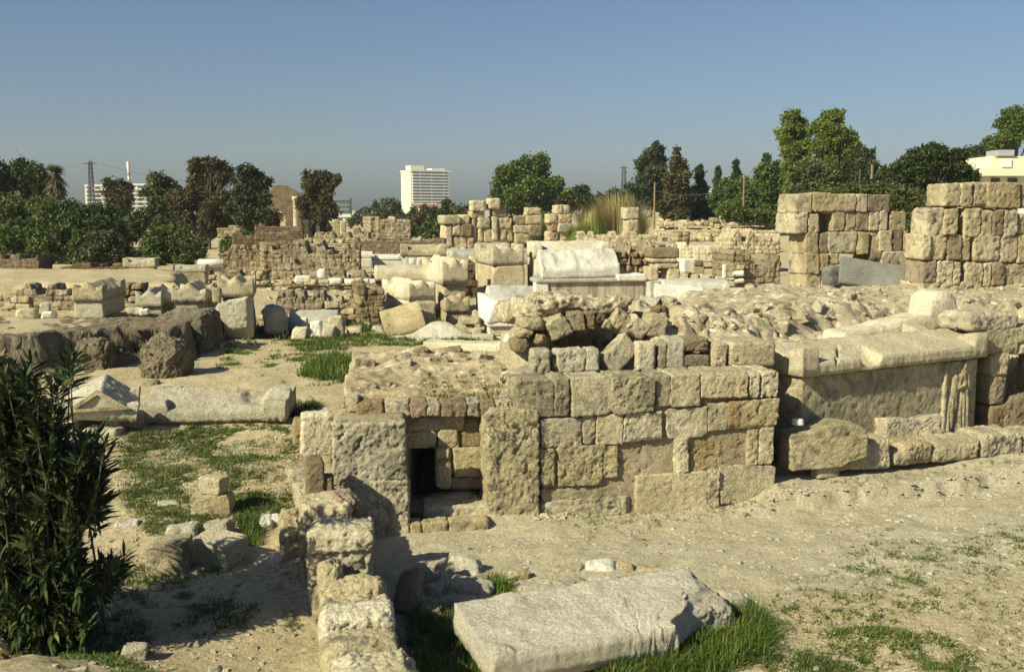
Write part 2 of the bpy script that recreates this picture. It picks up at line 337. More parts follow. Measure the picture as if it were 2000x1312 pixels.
def ground_mat():
    m, n, l, bs = mat("sandy_ground"); pos = n.new("ShaderNodeNewGeometry").outputs['Position']
    sand = mix(n, l, ramp(n, l, noise_node(n, l, pos, .8, 6, .62, .5), .36, .64), (.50,.41,.25), (.56,.475,.31))
    grey = mix(n, l, ramp(n, l, noise_node(n, l, pos, 3, 6, .65), .35, .65), (.47,.42,.30), (.55,.50,.375))
    sx = n.new("ShaderNodeSeparateXYZ"); l.new(pos, sx.inputs[0])
    # the trodden path in front of the wall is greyer than the loose sand
    a = math_n(n, l, 'MULTIPLY_ADD', sx.outputs[0], -.24, sx.outputs[1])      # y - .24 x
    w = math_n(n, l, 'ADD', a, math_n(n, l, 'MULTIPLY_ADD', noise_node(n, l, pos, .9, 5), 1.6, -.8))
    k1 = n.new("ShaderNodeMapRange"); k1.interpolation_type = 'SMOOTHSTEP'; l.new(w, k1.inputs[0]); k1.inputs[1].default_value = 6.6; k1.inputs[2].default_value = 7.6
    k2 = n.new("ShaderNodeMapRange"); k2.interpolation_type = 'SMOOTHSTEP'; l.new(w, k2.inputs[0]); k2.inputs[1].default_value = 10.0; k2.inputs[2].default_value = 10.4; k2.inputs[3].default_value = 1; k2.inputs[4].default_value = 0
    k3 = n.new("ShaderNodeMapRange"); l.new(sx.outputs[0], k3.inputs[0]); k3.inputs[1].default_value = -1.3; k3.inputs[2].default_value = -1.0
    msk = math_n(n, l, 'MULTIPLY', math_n(n, l, 'MULTIPLY', k1.outputs[0], k2.outputs[0]), k3.outputs[0])
    col = mix(n, l, math_n(n, l, 'MULTIPLY', msk, .85), sand, grey)
    dirt = ramp(n, l, noise_node(n, l, pos, 3.5, 9, .75, .8), .50, .66)
    col = mix(n, l, math_n(n, l, 'MULTIPLY', dirt, .55), col, (.30,.24,.145))
    pale = ramp(n, l, noise_node(n, l, pos, 1.7, 7, .7, .5), .55, .68)
    col = mix(n, l, math_n(n, l, 'MULTIPLY', pale, .5), col, (.64,.57,.42))
    v = n.new("ShaderNodeTexVoronoi"); v.inputs['Scale'].default_value = 30; l.new(pos, v.inputs['Vector'])
    sp = n.new("ShaderNodeSeparateColor"); l.new(v.outputs['Color'], sp.inputs[0])
    near = ramp(n, l, v.outputs['Distance'], .16, .24, (1,1,1,1), (0,0,0,1))
    chips = math_n(n, l, 'MULTIPLY', ramp(n, l, sp.outputs[0], .90, .92), near)
    col = mix(n, l, chips, col, (.66,.62,.52))
    col = mix(n, l, 1.0, col, ramp(n, l, noise_node(n, l, pos, 38, 8, .8), .32, .68, (.55,.53,.49,1), (1.22,1.22,1.2,1)), 'MULTIPLY')
    l.new(col, bs.inputs['Base Color']); bs.inputs['Roughness'].default_value = .95; bs.inputs['Specular IOR Level'].default_value = .1
    hg = math_n(n, l, 'ADD', math_n(n, l, 'MULTIPLY', chips, .5), noise_node(n, l, pos, 12, 10, .75))
    bp = n.new("ShaderNodeBump"); bp.inputs['Strength'].default_value = .9; bp.inputs['Distance'].default_value = .05
    l.new(hg, bp.inputs['Height']); l.new(bp.outputs[0], bs.inputs['Normal']); return m
GROUND = ground_mat()
BARK = flat_mat("bark", (.11,.085,.06), .9, var=.35, sc=9)
GRASS = leaf_mat("grass_blade", (.05,.10,.015), (.13,.20,.035), .3, (.33,.28,.12))
WEED = leaf_mat("weed_leaf", (.050,.090,.014), (.115,.165,.035), .25, (.28,.23,.10))
DRYG = leaf_mat("dry_reed", (.30,.26,.11), (.42,.36,.17), .3, (.14,.17,.05))
# ------------------------------------------------------------------ the ground
def build_ground():
    ys = np.concatenate([np.linspace(-12, 3.6, 26), np.arange(3.7, 7, .035), np.arange(7, 13.5, .045), np.arange(13.5, 30, .13), np.geomspace(30.1, 6000, 170)])
    s = np.concatenate([np.linspace(-1, -.36, 60)[:-1], np.linspace(-.36, .36, 300), np.linspace(.36, 1, 60)[1:]])
    Yg, S = np.meshgrid(ys, s, indexing='ij'); X = S*2.0*(np.maximum(np.abs(Yg), 1)*.82 + 1.2 + np.where(Yg < 3.5, 5, 0)*ss(3.5, 0, Yg))
    Z = h(X, Yg) + .006*fbm(xy0(X, Yg, 14.), 3)*(Yg < 20)
    ids = np.arange(X.size).reshape(X.shape)
    Q = np.stack([ids[:-1,:-1], ids[:-1,1:], ids[1:,1:], ids[1:,:-1]], -1).reshape(-1, 4)
    o = obj("ground", np.stack([X, Yg, Z], -1).reshape(-1, 3), Q, GROUND); o['kind'] = 'structure'
build_ground()
# ------------------------------------------------------------------ builders that read a place off the photograph
_seed = [100]
def sd():
    _seed[0] += 1; return _seed[0]
class Frame:                                       # an upright plane through o, turned by yaw
    def __init__(s, o, yaw):
        s.o = np.array(o, float); s.yaw = yaw; a = rad(yaw)
        s.t = np.array([math.cos(a), math.sin(a), 0]); s.n = np.array([math.sin(a), -math.cos(a), 0])
    def hit(s, u, v, out=0):
        r = ray(u, v); c = np.array([0, 0, CAMZ]); k = np.dot(s.o + out*s.n - c, s.n)/np.dot(r, s.n); p = c + r*k
        return np.dot(p-s.o, s.t), p[2]
    def block(s, name, root, rect, m, depth=.4, out=.0, **kw):
        u0, v0, u1, v1 = rect; um, vm = (u0+u1)/2, (v0+v1)/2
        s0 = s.hit(u0, vm, out)[0]; s1 = s.hit(u1, vm, out)[0]; z1 = s.hit(um, v0, out)[1]; z0 = s.hit(um, v1, out)[1]
        d = np.linalg.norm(s.o); gp = kw.pop('grow', .006); s0 -= gp; s1 += gp; z0 -= gp; z1 += gp
        kw.setdefault('res', max(.0012*d, .012)); kw.setdefault('seed', sd())
        V, Q = rblock(s1-s0, depth, z1-z0, **kw)
        V = rot(V, s.yaw) + s.o + s.t*(s0+s1)/2 + s.n*(out-depth/2) + np.array([0, 0, z0-s.o[2]])
        return part(name, V, Q, m, root)
    def box(s, s0, s1, z0, z1, back, out):         # plain core behind the blocks, world coords
        pts = [(a, b, c) for a in (s0, s1) for b in (out, -back) for c in (z0, z1)]
        V = [s.o*[1,1,0] + s.t*a + s.n*b + np.array([0,0,c]) for a, b, c in pts]
        return np.array(V), [(0,1,3,2),(4,6,7,5),(0,4,5,1),(2,3,7,6),(0,2,6,4),(1,5,7,3)]
STY = dict(block=dict(r=.018, rough=.008, jit=.06, chips=4), rough=dict(r=.04, rough=.014, jit=.12, chips=6),
           crisp=dict(r=.012, rough=.0035, jit=.03, chips=2), boulder=dict(r=.15, rough=.022, jit=.22, chips=12, big=.30),
           rubble=dict(r=.08, rough=.012, jit=.25, chips=6, big=.3))
def solve(u0, v0, u1, v1, k, yaw, d=None, base=None):
    um = (u0+u1)/2
    if base is not None: r = ray(um, v1); y = (base-CAMZ)/r[2]*r[1]; p = np.array([r[0]/r[1]*y, y, base])
    elif d is None: p = G(um, v1)
    else: p = D(um, v1, d)
    y = p[1]; beta = math.atan2(p[0], y); fe = rad(yaw)+beta
    Wt = (u1-u0)/F*(y/math.cos(PITCH))*1.0
    wd = Wt/(abs(math.cos(fe))+k*abs(math.sin(fe))); dp = k*wd
    ext = (dp*abs(math.cos(fe)) + wd*abs(math.sin(fe)))
    zt = max(D(um, v0, y+ext*.8)[2] if D(um, v0, y)[2] < CAMZ else 0, 0) if D(um, v0, y)[2] < CAMZ else D(um, v0, y)[2]
    hh = max(zt-p[2], .05*wd, .03)
    c = p + np.array([math.sin(beta), math.cos(beta), 0])*ext/2
    return c, wd, dp, hh, y
def stone(name, label, cat, u0, v0, u1, v1, m, k=.7, yaw=14, d=None, base=None, sty='block', group=None, pitch=0, roll=0, hgt=None, bury=.03, **kw):
    c, wd, dp, hh, y = solve(u0, v0, u1, v1, k, yaw, d, base)
    if hgt: hh = hgt
    a = dict(STY[sty]); a['r'] *= max(wd, hh)/.5 if sty in ('boulder', 'rubble') else 1; a['rough'] *= min(1.5, max(.5, wd/.5))
    a.update(kw); a.setdefault('seed', sd()); a.setdefault('res', max(.0013*y, .012))
    V, Q = rblock(wd, dp, hh+bury, **a); V = rot(V, yaw, pitch, roll); V[:, 2] -= bury
    o = obj(name, V, Q, m); o.location = [float(q) for q in c]
    return tag(o, label, cat, group)
def lidmesh(L, Wd, t, ridge, acro, y, wob=.01, rough=.006, **kw):
    res = max(.0013*y, .014); nx = int(np.clip(L/res, 12, 110)); ny = int(np.clip(Wd/res, 12, 70)); s_ = sd()
    return hf(L, Wd, nx, ny, lid_top(L, Wd, t, ridge, acro, wob=wob, seed=s_, **kw), 0, rough, s_)
def sarc(label, u0, v0, u1, v1, vl, mbox, mlid, L=2.0, yaw=14, end=True, d=None, over=1.06, ridge=.5, acro=.42, t=.45, lidoff=(0, 0), group=None, chest=True, wob=.015, base=None, lidpitch=0, al=.2, aw=.27, style='crisp', name='sarcophagus', relief=None, flat=False, lidyaw=0):
    um = (u0+u1)/2
    p = G(um, v1) if d is None else D(um, v1, d)
    if base is not None: r = ray(um, v1); yy = (base-CAMZ)/r[2]*r[1]; p = np.array([r[0]/r[1]*yy, yy, base])
    y = p[1]; beta = math.atan2(p[0], y); fe = rad(yaw)+beta; c_, s_ = abs(math.cos(fe)), abs(math.sin(fe))
    Wt = (u1-u0)/F*y
    if end: wx = max(.3, (Wt - L*s_)/c_); wy = L
    else: wy = .45*Wt; wx = (Wt - wy*s_)/c_
    ext = wy*c_ + wx*s_; c = p + np.array([math.sin(beta), math.cos(beta), 0])*ext/2
    zb = D(um, vl, y)[2]; ymid = y + ext*(.15 if end else .5); ztop = D(um, v0, ymid)[2]
    root = thing(name, label, 'sarcophagus', c, group)
    hb = max(.05, zb-p[2])
    if chest:
        a = dict(STY[style]); V, Q = rblock(wx, wy, hb+.06, res=max(.0015*y, .018), seed=sd(), **a); V = rot(V, yaw); V[:, 2] -= .06
        obj('chest', V, Q, mbox, root)
    hl = max(.08, ztop-zb); Lx, Wy = (wy, wx) if end else (wx, wy)
    V, Q = lidmesh(Lx*over, Wy*over, t*hl, ridge*hl, acro*hl, y, rough=.004, wob=wob*hl*3, al=al, aw=aw, flat=flat)
    V = rot(V, yaw + (90 if end else 0) + lidyaw, lidpitch)
    V = V + rot(np.array([[lidoff[0]*Lx, lidoff[1]*Wy, 0]]), yaw + (90 if end else 0)) + np.array([0, 0, zb-p[2] if chest else 0])
    obj('lid', V, Q, mlid, root)
    return root
# ------------------------------------------------------------------ the ashlar wall in the middle
def cell_blocks(fr, root, rects, m_of, name='ashlar_block', depth=.35, outs=(0, .035), **kw):
    for i, r in enumerate(rects):
        rs = np.random.RandomState(i+17); m = m_of(i, r); k = dict(r=.014, rough=.013*rs.uniform(.45, 1.2), jit=.035, chips=4); k.update(kw)
        o_ = rs.uniform(*outs)
        if len(r) > 4: o_ = r[4]
        fr.block(name, root, r[:4], m, depth=depth, out=o_, **k)
A = np.array([.27, 9.8, 0.]); YW = 12
fw = Frame(A, YW)
root = thing("ashlar_wall", "large roughly coursed limestone block wall facing the path in the centre", "wall", A)
c1 = [(1010,741,1082,813),(1085,741,1115,811),(1119,739,1194,811),(1197,736,1281,806),(1283,733,1309,793),(1312,731,1367,793),(1371,729,1463,777),(1465,727,1483,777),(1485,726,1521,775)]
c2 = [(1057,817,1137,874),(1139,813,1163,865),(1165,810,1218,868),(1221,806,1294,859),(1302,796,1382,853),(1384,786,1422,840),(1424,781,1519,837)]
c3 = [(1056,878,1083,949),(1085,872,1178,950),(1180,870,1206,938),(1209,865,1317,937,-.025),(1319,856,1345,923),(1347,846,1458,920,-.03),(1460,838,1484,908),(1486,836,1511,906)]
c4 = [(1057,951,1231,978,-.012),(1058,975,1231,1022),(1233,926,1382,1004),(1384,918,1405,996),(1407,908,1511,990)]
def mw(i, r):
    u = r[0]
    if len(r) > 4 and r[4] < -.022: return SANDST
    if r[1] < 745 and u < 1300: return [DGREY, DGREY, LIMEG, DGREY][i % 4]
    return [LIMEG, LIMEG, LIME, LIMEG, LIMEG, LIMEG, LIME][(int(u)*7+i) % 7]
cell_blocks(fw, root, c1, mw, depth=.45, outs=(.01, .06)); cell_blocks(fw, root, c2+c3, mw); cell_blocks(fw, root, c4, mw, outs=(.0, .03))
s_end = fw.hit(1511, 900)[0]; zt1 = fw.hit(1250, 733)[1]
core = stone_mat("lime_mortar", (.40,.315,.19), (.47,.385,.25), la=.2, scale=1.3, bump=.8)
s1b = fw.hit(1057, 900)[0]
V1 = fw.box(s1b+.02, s_end-.02, -.1, zt1-.03, .42, -.022); V2 = fw.box(-.03, s1b+.02, fw.hit(1040, 808)[1], zt1-.035, .42, -.02)
def finebox(v, f, res, amp, s_):                   # subdivide a box and roughen it
    v = np.asarray(v); o = v[0]; ex, ey, ez = v[4]-o, v[2]-o, v[1]-o
    V, Q = rblock(np.linalg.norm(ex), np.linalg.norm(ey), np.linalg.norm(ez), res=res, r=.01, rough=amp, jit=0, chips=0, seed=s_, nmax=70)
    a = math.degrees(math.atan2(ex[1], ex[0])); return rot(V, a) + (v[0]+v[4]+v[2]+v[6])/4*[1,1,0] + [0,0,v[0][2]], Q
part('mortar_core', *finebox(*V1, .03, .016, 3), core, root); part('mortar_bed', *finebox(*V2, .03, .012, 4), core, root)
# blocks standing in a row on top of the wall
fr5 = Frame(A - fw.n*.42*np.array([1,1,0]), YW)
def topblock(label, rect, m, cat='stone block', name='upright_block', depth=.22, back=0., roll=0, **kw):
    f = Frame(fr5.o - fw.n*back, YW); u0, v0, u1, v1 = rect; um = (u0+u1)/2
    s0, s1 = f.hit(u0, v1-10)[0], f.hit(u1, v1-10)[0]; z0 = zt1-.02; z1 = f.hit(um, v0, -.1)[1]
    k = dict(r=.03, rough=.008, jit=.06, chips=3, res=.013); k.update(kw)
    V, Q = rblock(s1-s0, depth, z1-z0, seed=sd(), **k); V = rot(rot(V, 0, 0, roll), YW)
    o = obj(name, V, Q, m); o.location = [float(q) for q in (f.o + f.t*(s0+s1)/2 - f.n*depth/2)*[1,1,0] + [0,0,z0]]
    return tag(o, label, cat, 'blocks standing on the ashlar wall')
topblock("small pale upright block at the left end of the ashlar wall top", (1040,682,1078,736), PALE, rough=.012)
topblock("thin dark stone wedged between two pale blocks on the wall top", (1078,692,1090,734), BROWN, back=.05)
topblock("squarish pale pitted block, second from left on the ashlar wall top", (1088,681,1145,735), PALE, rough=.012)
topblock("narrow pale block just left of the tilted slab on the wall top", (1144,677,1172,730), PALE)
topblock("slender upright pale pillar stone right of the tilted slab", (1244,667,1281,727), CREAM)
topblock("narrow grey upright stone beside the slender pale pillar stone", (1287,663,1304,726), LIMEG)
topblock("tall pale upright block with two dark stones leaning on it", (1304,658,1338,726), PALE, depth=.28)
topblock("dark rounded stone lying uppermost beside the tall pale block", (1334,664,1388,690), BROWN, back=.02, r=.05, big=.2)
bpy.context.view_layer.update()
o = [x for x in COL.objects if x.get('label', '').startswith("dark rounded stone lying upper")][0]
o.location.z += .17; o.scale.z = .55
topblock("brownish stone lying under the dark rounded stone", (1333,690,1390,718), BROWN, back=.02, r=.05)
topblock("narrow tan block standing left of the big corner block", (1391,667,1421,728), LIME, depth=.4)
topblock("big grey rectangular block at the right corner of the wall top", (1425,664,1514,723), LIMEG, depth=.5, res=.016)
# the tilted slab fallen into the vault mouth
p = fr5.o*[1,1,0] + fr5.t*fr5.hit(1209, 715)[0] + [0, .15, zt1-.05]
V, Q = rblock(.40, .2, .24, res=.014, r=.02, rough=.006, jit=.05, chips=2, seed=5); V = rot(V - [0,0,.12], YW+12, -12, -40) + [0,0,.19]
o = obj("tilted_slab", V, Q, LIMEG); o.location = [float(q) for q in p]; tag(o, "grey slab lying tilted across the vault mouth on the ashlar wall", "stone slab")
# ------------------------------------------------------------------ vaulted rubble mound behind the wall
def yfront(x):
    a = 9.8 + (x-.27)*math.tan(rad(YW)) + .40
    b = 11.68 + .58*(x-2.62)
    return np.where(x < 2.62, a, np.where(x < 2.9, a+(11.78-a)*ss(2.62, 2.9, x), np.where(x < 5.5, b, 13.35)))
def mound_h(x, y):
    t = y - yfront(x)
    nse = .05*fbm(xy0(x, y, 1.6), 4) - .09*np.maximum(0, fbm(xy0(x, y, 4), 4, .6)-.3) + .022*fbm(xy0(x, y, 9), 3, .6)
    crown = np.interp(x, [-.2, .3, .9, 1.5, 2.2, 2.7], [1.54, 1.80, 1.93, 1.93, 1.91, 1.84])
    left = 1.30 + (crown-1.30)*ss(.75, 1.12, t + .12*fbm(xy0(x, y, 3.), 2))
    slope = 1.58 + (crown-1.58)*ss(.40, 1.25, t + .2*fbm(xy0(x, y, 3.), 3)) - .15*np.maximum(0, fbm(xy0(x+3, y, 5), 4, .6)-.05)*ss(1.5, .9, t)
    cm = ss(1.38, 1.52, x); left = left*(1-cm) + np.where(t > .2, slope, 1.32)*cm
    left = left - .095*np.maximum(0, y-11.6)
    pit = ss(.40, .50, x)*(1-ss(1.34, 1.42, x))*ss(.50, .7, t)*(1-ss(2.3, 2.5, t)); left = left*(1-pit) + 1.08*pit
    right = 1.26 + .42*ss(.75, 1.7, t + .30*fbm(xy0(x, y, 1.3), 3)) + .05*ss(2.4, 4.5, t) - .13*np.maximum(0, fbm(xy0(x+5, y, 4.4), 4, .65)-.1)*ss(.6, .95, t)*ss(2.4, 1.4, t) - .16*ss(4.2, 2.6, x)*ss(13, 15, y)
    hol = ss(6.42, 6.5, x)*(1-ss(7.1, 7.2, x))*(1-ss(1.3, 1.5, t)); right = right*(1-hol) + .15*hol
    zz = np.where(x < 2.62, left, np.where(x > 2.95, right, left + (right-left)*ss(2.62, 2.95, x))) + nse
    edge = ss(-.04, .05, t + .02*fbm(xy0(x, y, 9), 2))
    back = 1 - ss(17.3, 19.0, y - .30*(x-4.5)*(x > 4.5) + .4*fbm(xy0(x, y, .9), 2) + np.where(x < 3.0, 1.7*ss(3.2, 1.2, x), 0))
    lf = ss(-.22, .0, x + .10*fbm(xy0(x, y, 3), 2) - .25*np.clip(y-11.5, 0, 2.5)); rt = 1 - ss(12.0, 12.6, x)
    k = edge*back*lf*rt
    return -.35 + (zz+.35)*k
xs = np.concatenate([np.arange(-.5, 3.6, .028), np.arange(3.6, 12.8, .055)]); ysn = np.concatenate([np.arange(10.0, 14.5, .03), np.arange(14.5, 20.5, .07)])
X, Yg = np.meshgrid(xs, ysn, indexing='ij'); Z = mound_h(X, Yg)
ids = np.arange(X.size).reshape(X.shape); Q = np.stack([ids[:-1,:-1], ids[1:,:-1], ids[1:,1:], ids[:-1,1:]], -1).reshape(-1, 4)
V = np.stack([X, Yg, Z], -1)
V[..., 0] += .03*fbm(V*7, 3)*ss(.3, .9, Z); V[..., 1] += .03*fbm(V*7+50, 3)*ss(.3, .9, Z)
mroot = thing("vaulted_tomb", "rubble concrete remains of a vaulted tomb behind the ashlar wall", "ruin", (1.2, 12, 0))
part('rubble_core', V.reshape(-1, 3), Q, RUBBLE, mroot)
fv = Frame(A - fw.n*1.12*np.array([1,1,0]), YW)
for r, roll, m in [((1066,624,1108,672),-28,LIMEG), ((1112,615,1140,655),-8,BROWN), ((1138,612,1160,650),2,BROWN), ((1162,618,1180,640),6,DMASON), ((1172,628,1192,650),15,LIMEG), ((1188,616,1232,656),34,LIME), ((1222,626,1262,662),40,CREAM), ((1258,620,1296,668),12,LIMEG)]:
    s0, z1 = fv.hit(r[0], r[1]-6); s1, z0 = fv.hit(r[2], r[3]-10)
    V, Q = rblock(s1-s0, .45, z1-z0, res=.014, r=.03, rough=.011, jit=.1, chips=4, seed=sd()); V[:, 2] -= (z1-z0)/2
    V = rot(rot(V, 0, 0, roll), YW) + fv.o*[1,1,0] + fv.t*(s0+s1)/2 - fv.n*.13 + [0, 0, (z0+z1)/2]
    part('voussoir', V, Q, m, mroot)
for r, m in [((1012,640,1042,664),LIME), ((1020,622,1068,645),LIMEG), ((1005,664,1036,690),BROWN), ((1046,650,1070,672),SANDST), ((1402,628,1440,664),LIMEG)]:
    s0, z1 = fv.hit(r[0], r[1], .1); s1, z0 = fv.hit(r[2], r[3], .1)
    V, Q = rblock(s1-s0, .3, z1-z0, res=.014, r=.05, rough=.013, jit=.15, chips=5, seed=sd(), big=.2)
    V = rot(V, YW+sd() % 20-10) + fv.o*[1,1,0] + fv.t*(s0+s1)/2 - fv.n*.08 + [0, 0, z0]
    part('facing_stone', V, Q, m, mroot)
s0 = fv.hit(1040, 600)[0]; s1 = fv.hit(1240, 600)[0]; z0 = 1.73
V, Q = rblock(s1-s0, 1.9, .24, res=.02, r=.06, rough=.03, jit=.14, chips=9, seed=9, big=.30, nmax=90); V[:, 2] += .05*fbm(V*[2.2, 2.2, 0], 3)
part('vault_crown', rot(V, YW, -6, -2) + fv.o*[1,1,0] + fv.t*(s0+s1)/2 - fv.n*1.02 + [0, 0, z0], Q, RUBBLE, mroot)
rs = np.random.RandomState(41)
for k in range(120):                                # angular stones lying in the rubble
    x_ = rs.uniform(1.45, 2.6) if k < 34 else rs.uniform(2.9, 8.5); t_ = rs.uniform(.5, 2.0) if k < 34 else (rs.uniform(.6, 1.9) if k < 90 else rs.uniform(.2, 3.4)); y_ = float(yfront(x_))+t_; w_ = .05*(3.2**rs.rand())
    V, Q = rblock(w_*rs.uniform(1, 1.7), w_*rs.uniform(.8, 1.3), w_*rs.uniform(.6, 1), res=.016, r=.01, rough=.008, jit=.3, chips=5, seed=sd()); V = rot(V, rs.uniform(0, 180), rs.uniform(-20, 20)) + [x_, y_, float(mound_h(np.array(x_), np.array(y_)))-.3*w_]
    part('rubble_stone', V, Q, [LIMEG, RUBBLE, PALE, BROWN, LIMEG][k % 5], mroot)
# ------------------------------------------------------------------ the small chamber tomb with a door, left of the wall
T0 = np.array([-.93, 9.3, 0.]); troot = thing("chamber_tomb", "small open tomb with slab jambs, dark doorway and rubble roof", "tomb", (-.6, 10, 0))
yt = 5
fb = Frame((-.75, 9.98, 0), yt)
bl = [(792,812,905,843,.02),(905,815,952,843,0),(790,842,853,876,.02),(855,838,896,876,.03),(898,838,952,874,.0),(851,876,880,956,.05),(882,874,950,932,.03),(882,935,950,958,.03),(712,815,795,850,.03)]
for i, r in enumerate(bl):
    fb.block('tomb_block', troot, r[:4], [LIME, BROWN, LIME][i % 3], depth=.45, out=r[4], r=.035, rough=.008, jit=.05, chips=3)
co = [(697,788,748,815),(752,787,800,816),(802,787,833,814),(834,786,859,814),(861,786,910,816),(912,785,938,813),(940,784,966,811),(968,782,1003,809)]
for i, r in enumerate(co): fb.block('cornice_block', troot, r, BROWN if i % 2 == 0 else LIMEG, depth=.4, out=.16, r=.03, rough=.011, jit=.06, chips=3)
def wbox(x0, x1, y0, y1, z0, z1, s_, yaw=0, **kw):
    k = dict(res=.016, r=.03, rough=.012, jit=.03, chips=3); k.update(kw)
    V, Q = rblock(x1-x0, y1-y0, z1-z0, seed=s_, **k); return rot(V, yaw) + [(x0+x1)/2, (y0+y1)/2, z0], Q
part('side_wall', *wbox(-1.72, -1.02, 9.62, 12.0, -.1, 1.04, 31, res=.04), core, troot)
part('side_wall', *wbox(-.14, .3, 9.98, 12.0, -.1, 1.04, 32, res=.04), core, troot)
part('back_wall', *wbox(-1.1, -.1, 11.7, 12.0, -.1, 1.04, 33, res=.05), BROWN, troot)
# roof
nx, ny = 90, 80
def roof_top(X, Yy):
    return .20 + .10*ss(-.9, .9, Yy) + .05*fbm(xy0(X, Yy, 2.2), 3) + .018*fbm(xy0(X, Yy, 8), 4) + .07*ss(-.95, -.7, -X)*0
V, Q = hf(2.0, 2.0, nx, ny, roof_top, 0, .010, 3); part('roof_rubble', rot(V, 6) + [-.78, 11.10, 1.05], Q, EARTH, troot)
rs = np.random.RandomState(43)
for k in range(30):
    q = np.array([[rs.uniform(-.9, .9), rs.uniform(-.75, .9), 0]]); w_ = .045*(3.6**rs.rand()); zt_ = float(roof_top(q[:, 0], q[:, 1])[0])
    V, Q = rblock(w_*rs.uniform(1, 1.7), w_*rs.uniform(.8, 1.3), w_*rs.uniform(.6, 1), res=.014, r=.01, rough=.008, jit=.3, chips=5, seed=sd()); V = rot(V, rs.uniform(0, 180), rs.uniform(-20, 20)) + rot(q, 6)[0] + [-.78, 11.10, 1.045+zt_-.35*w_]
    part('roof_stone', V, Q, [LIMEG, PALE, BROWN, LIME][k % 4], troot)
fs = Frame((-1.2, 11.3, 0), 6)
fs.block('roof_slab', troot, (689,724,792,764), LIMEG, depth=.25, r=.02, rough=.012, chips=3)
for r, m in [((663,806,698,852),LIME),((676,778,700,806),LIMEG)]: fb.block('tomb_block', troot, r, m, depth=.4, out=.1, r=.03, rough=.009, jit=.06)
# jamb slabs and threshold
fl = Frame(T0, 7)
fl.block('jamb_slab', troot, (649,826,793,945), DGREY, depth=.16, rough=.014, r=.02, jit=.04, chips=3, res=.012, nmax=70)
fl.block('jamb_slab', troot, (652,940,742,1062), LIMEG, depth=.16, rough=.014, r=.02, jit=.02, chips=1, res=.012, nmax=60)
fl.block('jamb_slab', troot, (738,938,798,1062), LIMEG, depth=.18, rough=.014, r=.02, jit=.03, chips=2, res=.012, nmax=60)
fj = Frame(A - fw.t*.5*0 + fw.n*.05, YW)
fj.block('jamb_slab', troot, (953,802,1053,1040), LIMEG, depth=.34, rough=.015, r=.03, jit=.03, chips=3, res=.011, nmax=90)
ft = Frame((-.7, 9.35, 0), 10)
for r in [(801,1022,824,1052),(826,1020,876,1052),(878,1016,955,1046)]: ft.block('threshold_stone', troot, r, LIME, depth=.18, r=.03, rough=.008)
part('recess_step', *wbox(-.88, -.2, 9.62, 10.0, -.06, .16, 35, 6), LIME, troot)
# ------------------------------------------------------------------ low wall of blocks running towards the camera on the left
lw = thing("low_wall", "low wall of worn limestone blocks running towards the viewer at lower left", "wall", (-1, 6.3, 0))
def lwb(y0, y1, zt, w, off=0, m=LIME, z0=-.25, yaw=15, **kw):
    k = dict(res=.011, r=.03, rough=.017, jit=.07, chips=5); k.update(kw); ym = (y0+y1)/2
    V, Q = rblock(w, y1-y0, zt-z0, seed=sd(), **k); part('wall_block', rot(V, yaw) + [xw(ym)+off, ym, z0], Q, m, lw)
lwb(4.7, 5.27, .41, .45, .0, LIME, yaw=12, jit=.04, r=.03); lwb(5.30, 5.72, .465, .48, .02, CREAM, yaw=9, jit=.04, r=.03); lwb(5.75, 6.08, .43, .45, -.02, LIMEG, yaw=13, jit=.04, r=.03); lwb(6.11, 6.42, .485, .47, .01, CREAM, yaw=8, jit=.04, r=.03); lwb(6.45, 6.72, .42, .44, .03, LIME, yaw=12, jit=.04, r=.03); lwb(4.8, 6.7, .37, .40, .0, BROWN, yaw=13, jit=.02)
lwb(6.66, 6.86, .52, .40, .05, LIME, r=.07, yaw=8); lwb(6.72, 6.95, .60, .16, -.12, LIME, r=.07)
lwb(6.98, 7.30, .64, .42, -.02, LIMEG, yaw=8, z0=.1); lwb(6.96, 7.34, .76, .46, -.0, CREAM, z0=.60, yaw=7, r=.03)
lwb(7.3, 7.75, .56, .42, -.02, BROWN); lwb(7.72, 8.12, .74, .40, -.03, LIME, yaw=6); lwb(7.80, 8.05, .76, .2, .12, BROWN, yaw=20)
lwb(6.85, 7.62, .40, .42, -.02, LIMEG, jit=.03, r=.02); lwb(7.6, 8.32, .42, .40, -.03, LIME, jit=.03, r=.02); lwb(8.1, 8.75, .50, .34, -.05, LIMEG); lwb(8.75, 9.4, .46, .36, -.05, LIME); lwb(9.3, 10.3, .44, .42, -.02, LIMEG)
lwb(8.0, 8.7, .42, .2, -.3, LIME, r=.06)
def up(label, u0, v0, u1, v1, zb, m, dp, yaw=8, name='upright_block', **kw):
    um = (u0+u1)/2; r = ray(um, v1); y = (zb-CAMZ)/r[2]*r[1]; p = np.array([r[0]/r[1]*y, y, zb]); hh = D(um, v0, y+dp*.7)[2]-zb; wd = (u1-u0)/F*y
    k = dict(res=.011, r=.025, rough=.008, jit=.04, chips=2); k.update(kw); V, Q = rblock(wd, dp, hh, seed=sd(), **k)
    o = obj(name, rot(V, yaw), Q, m); o.location = [float(q) for q in p + [0, dp/2, 0]]; tag(o, label, 'stone block')
up("smooth cream slab standing upright left of the chamber tomb", 586, 802, 648, 893, .47, CREAM, .16, yaw=18)
up("small dark brown upright stone on the low wall end", 592, 893, 628, 972, .48, BROWN, .22, yaw=16)
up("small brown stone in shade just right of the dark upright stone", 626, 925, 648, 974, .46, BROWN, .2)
up("orange brown stone end behind the smooth cream slab", 568, 815, 590, 870, .42, SANDST, .3)
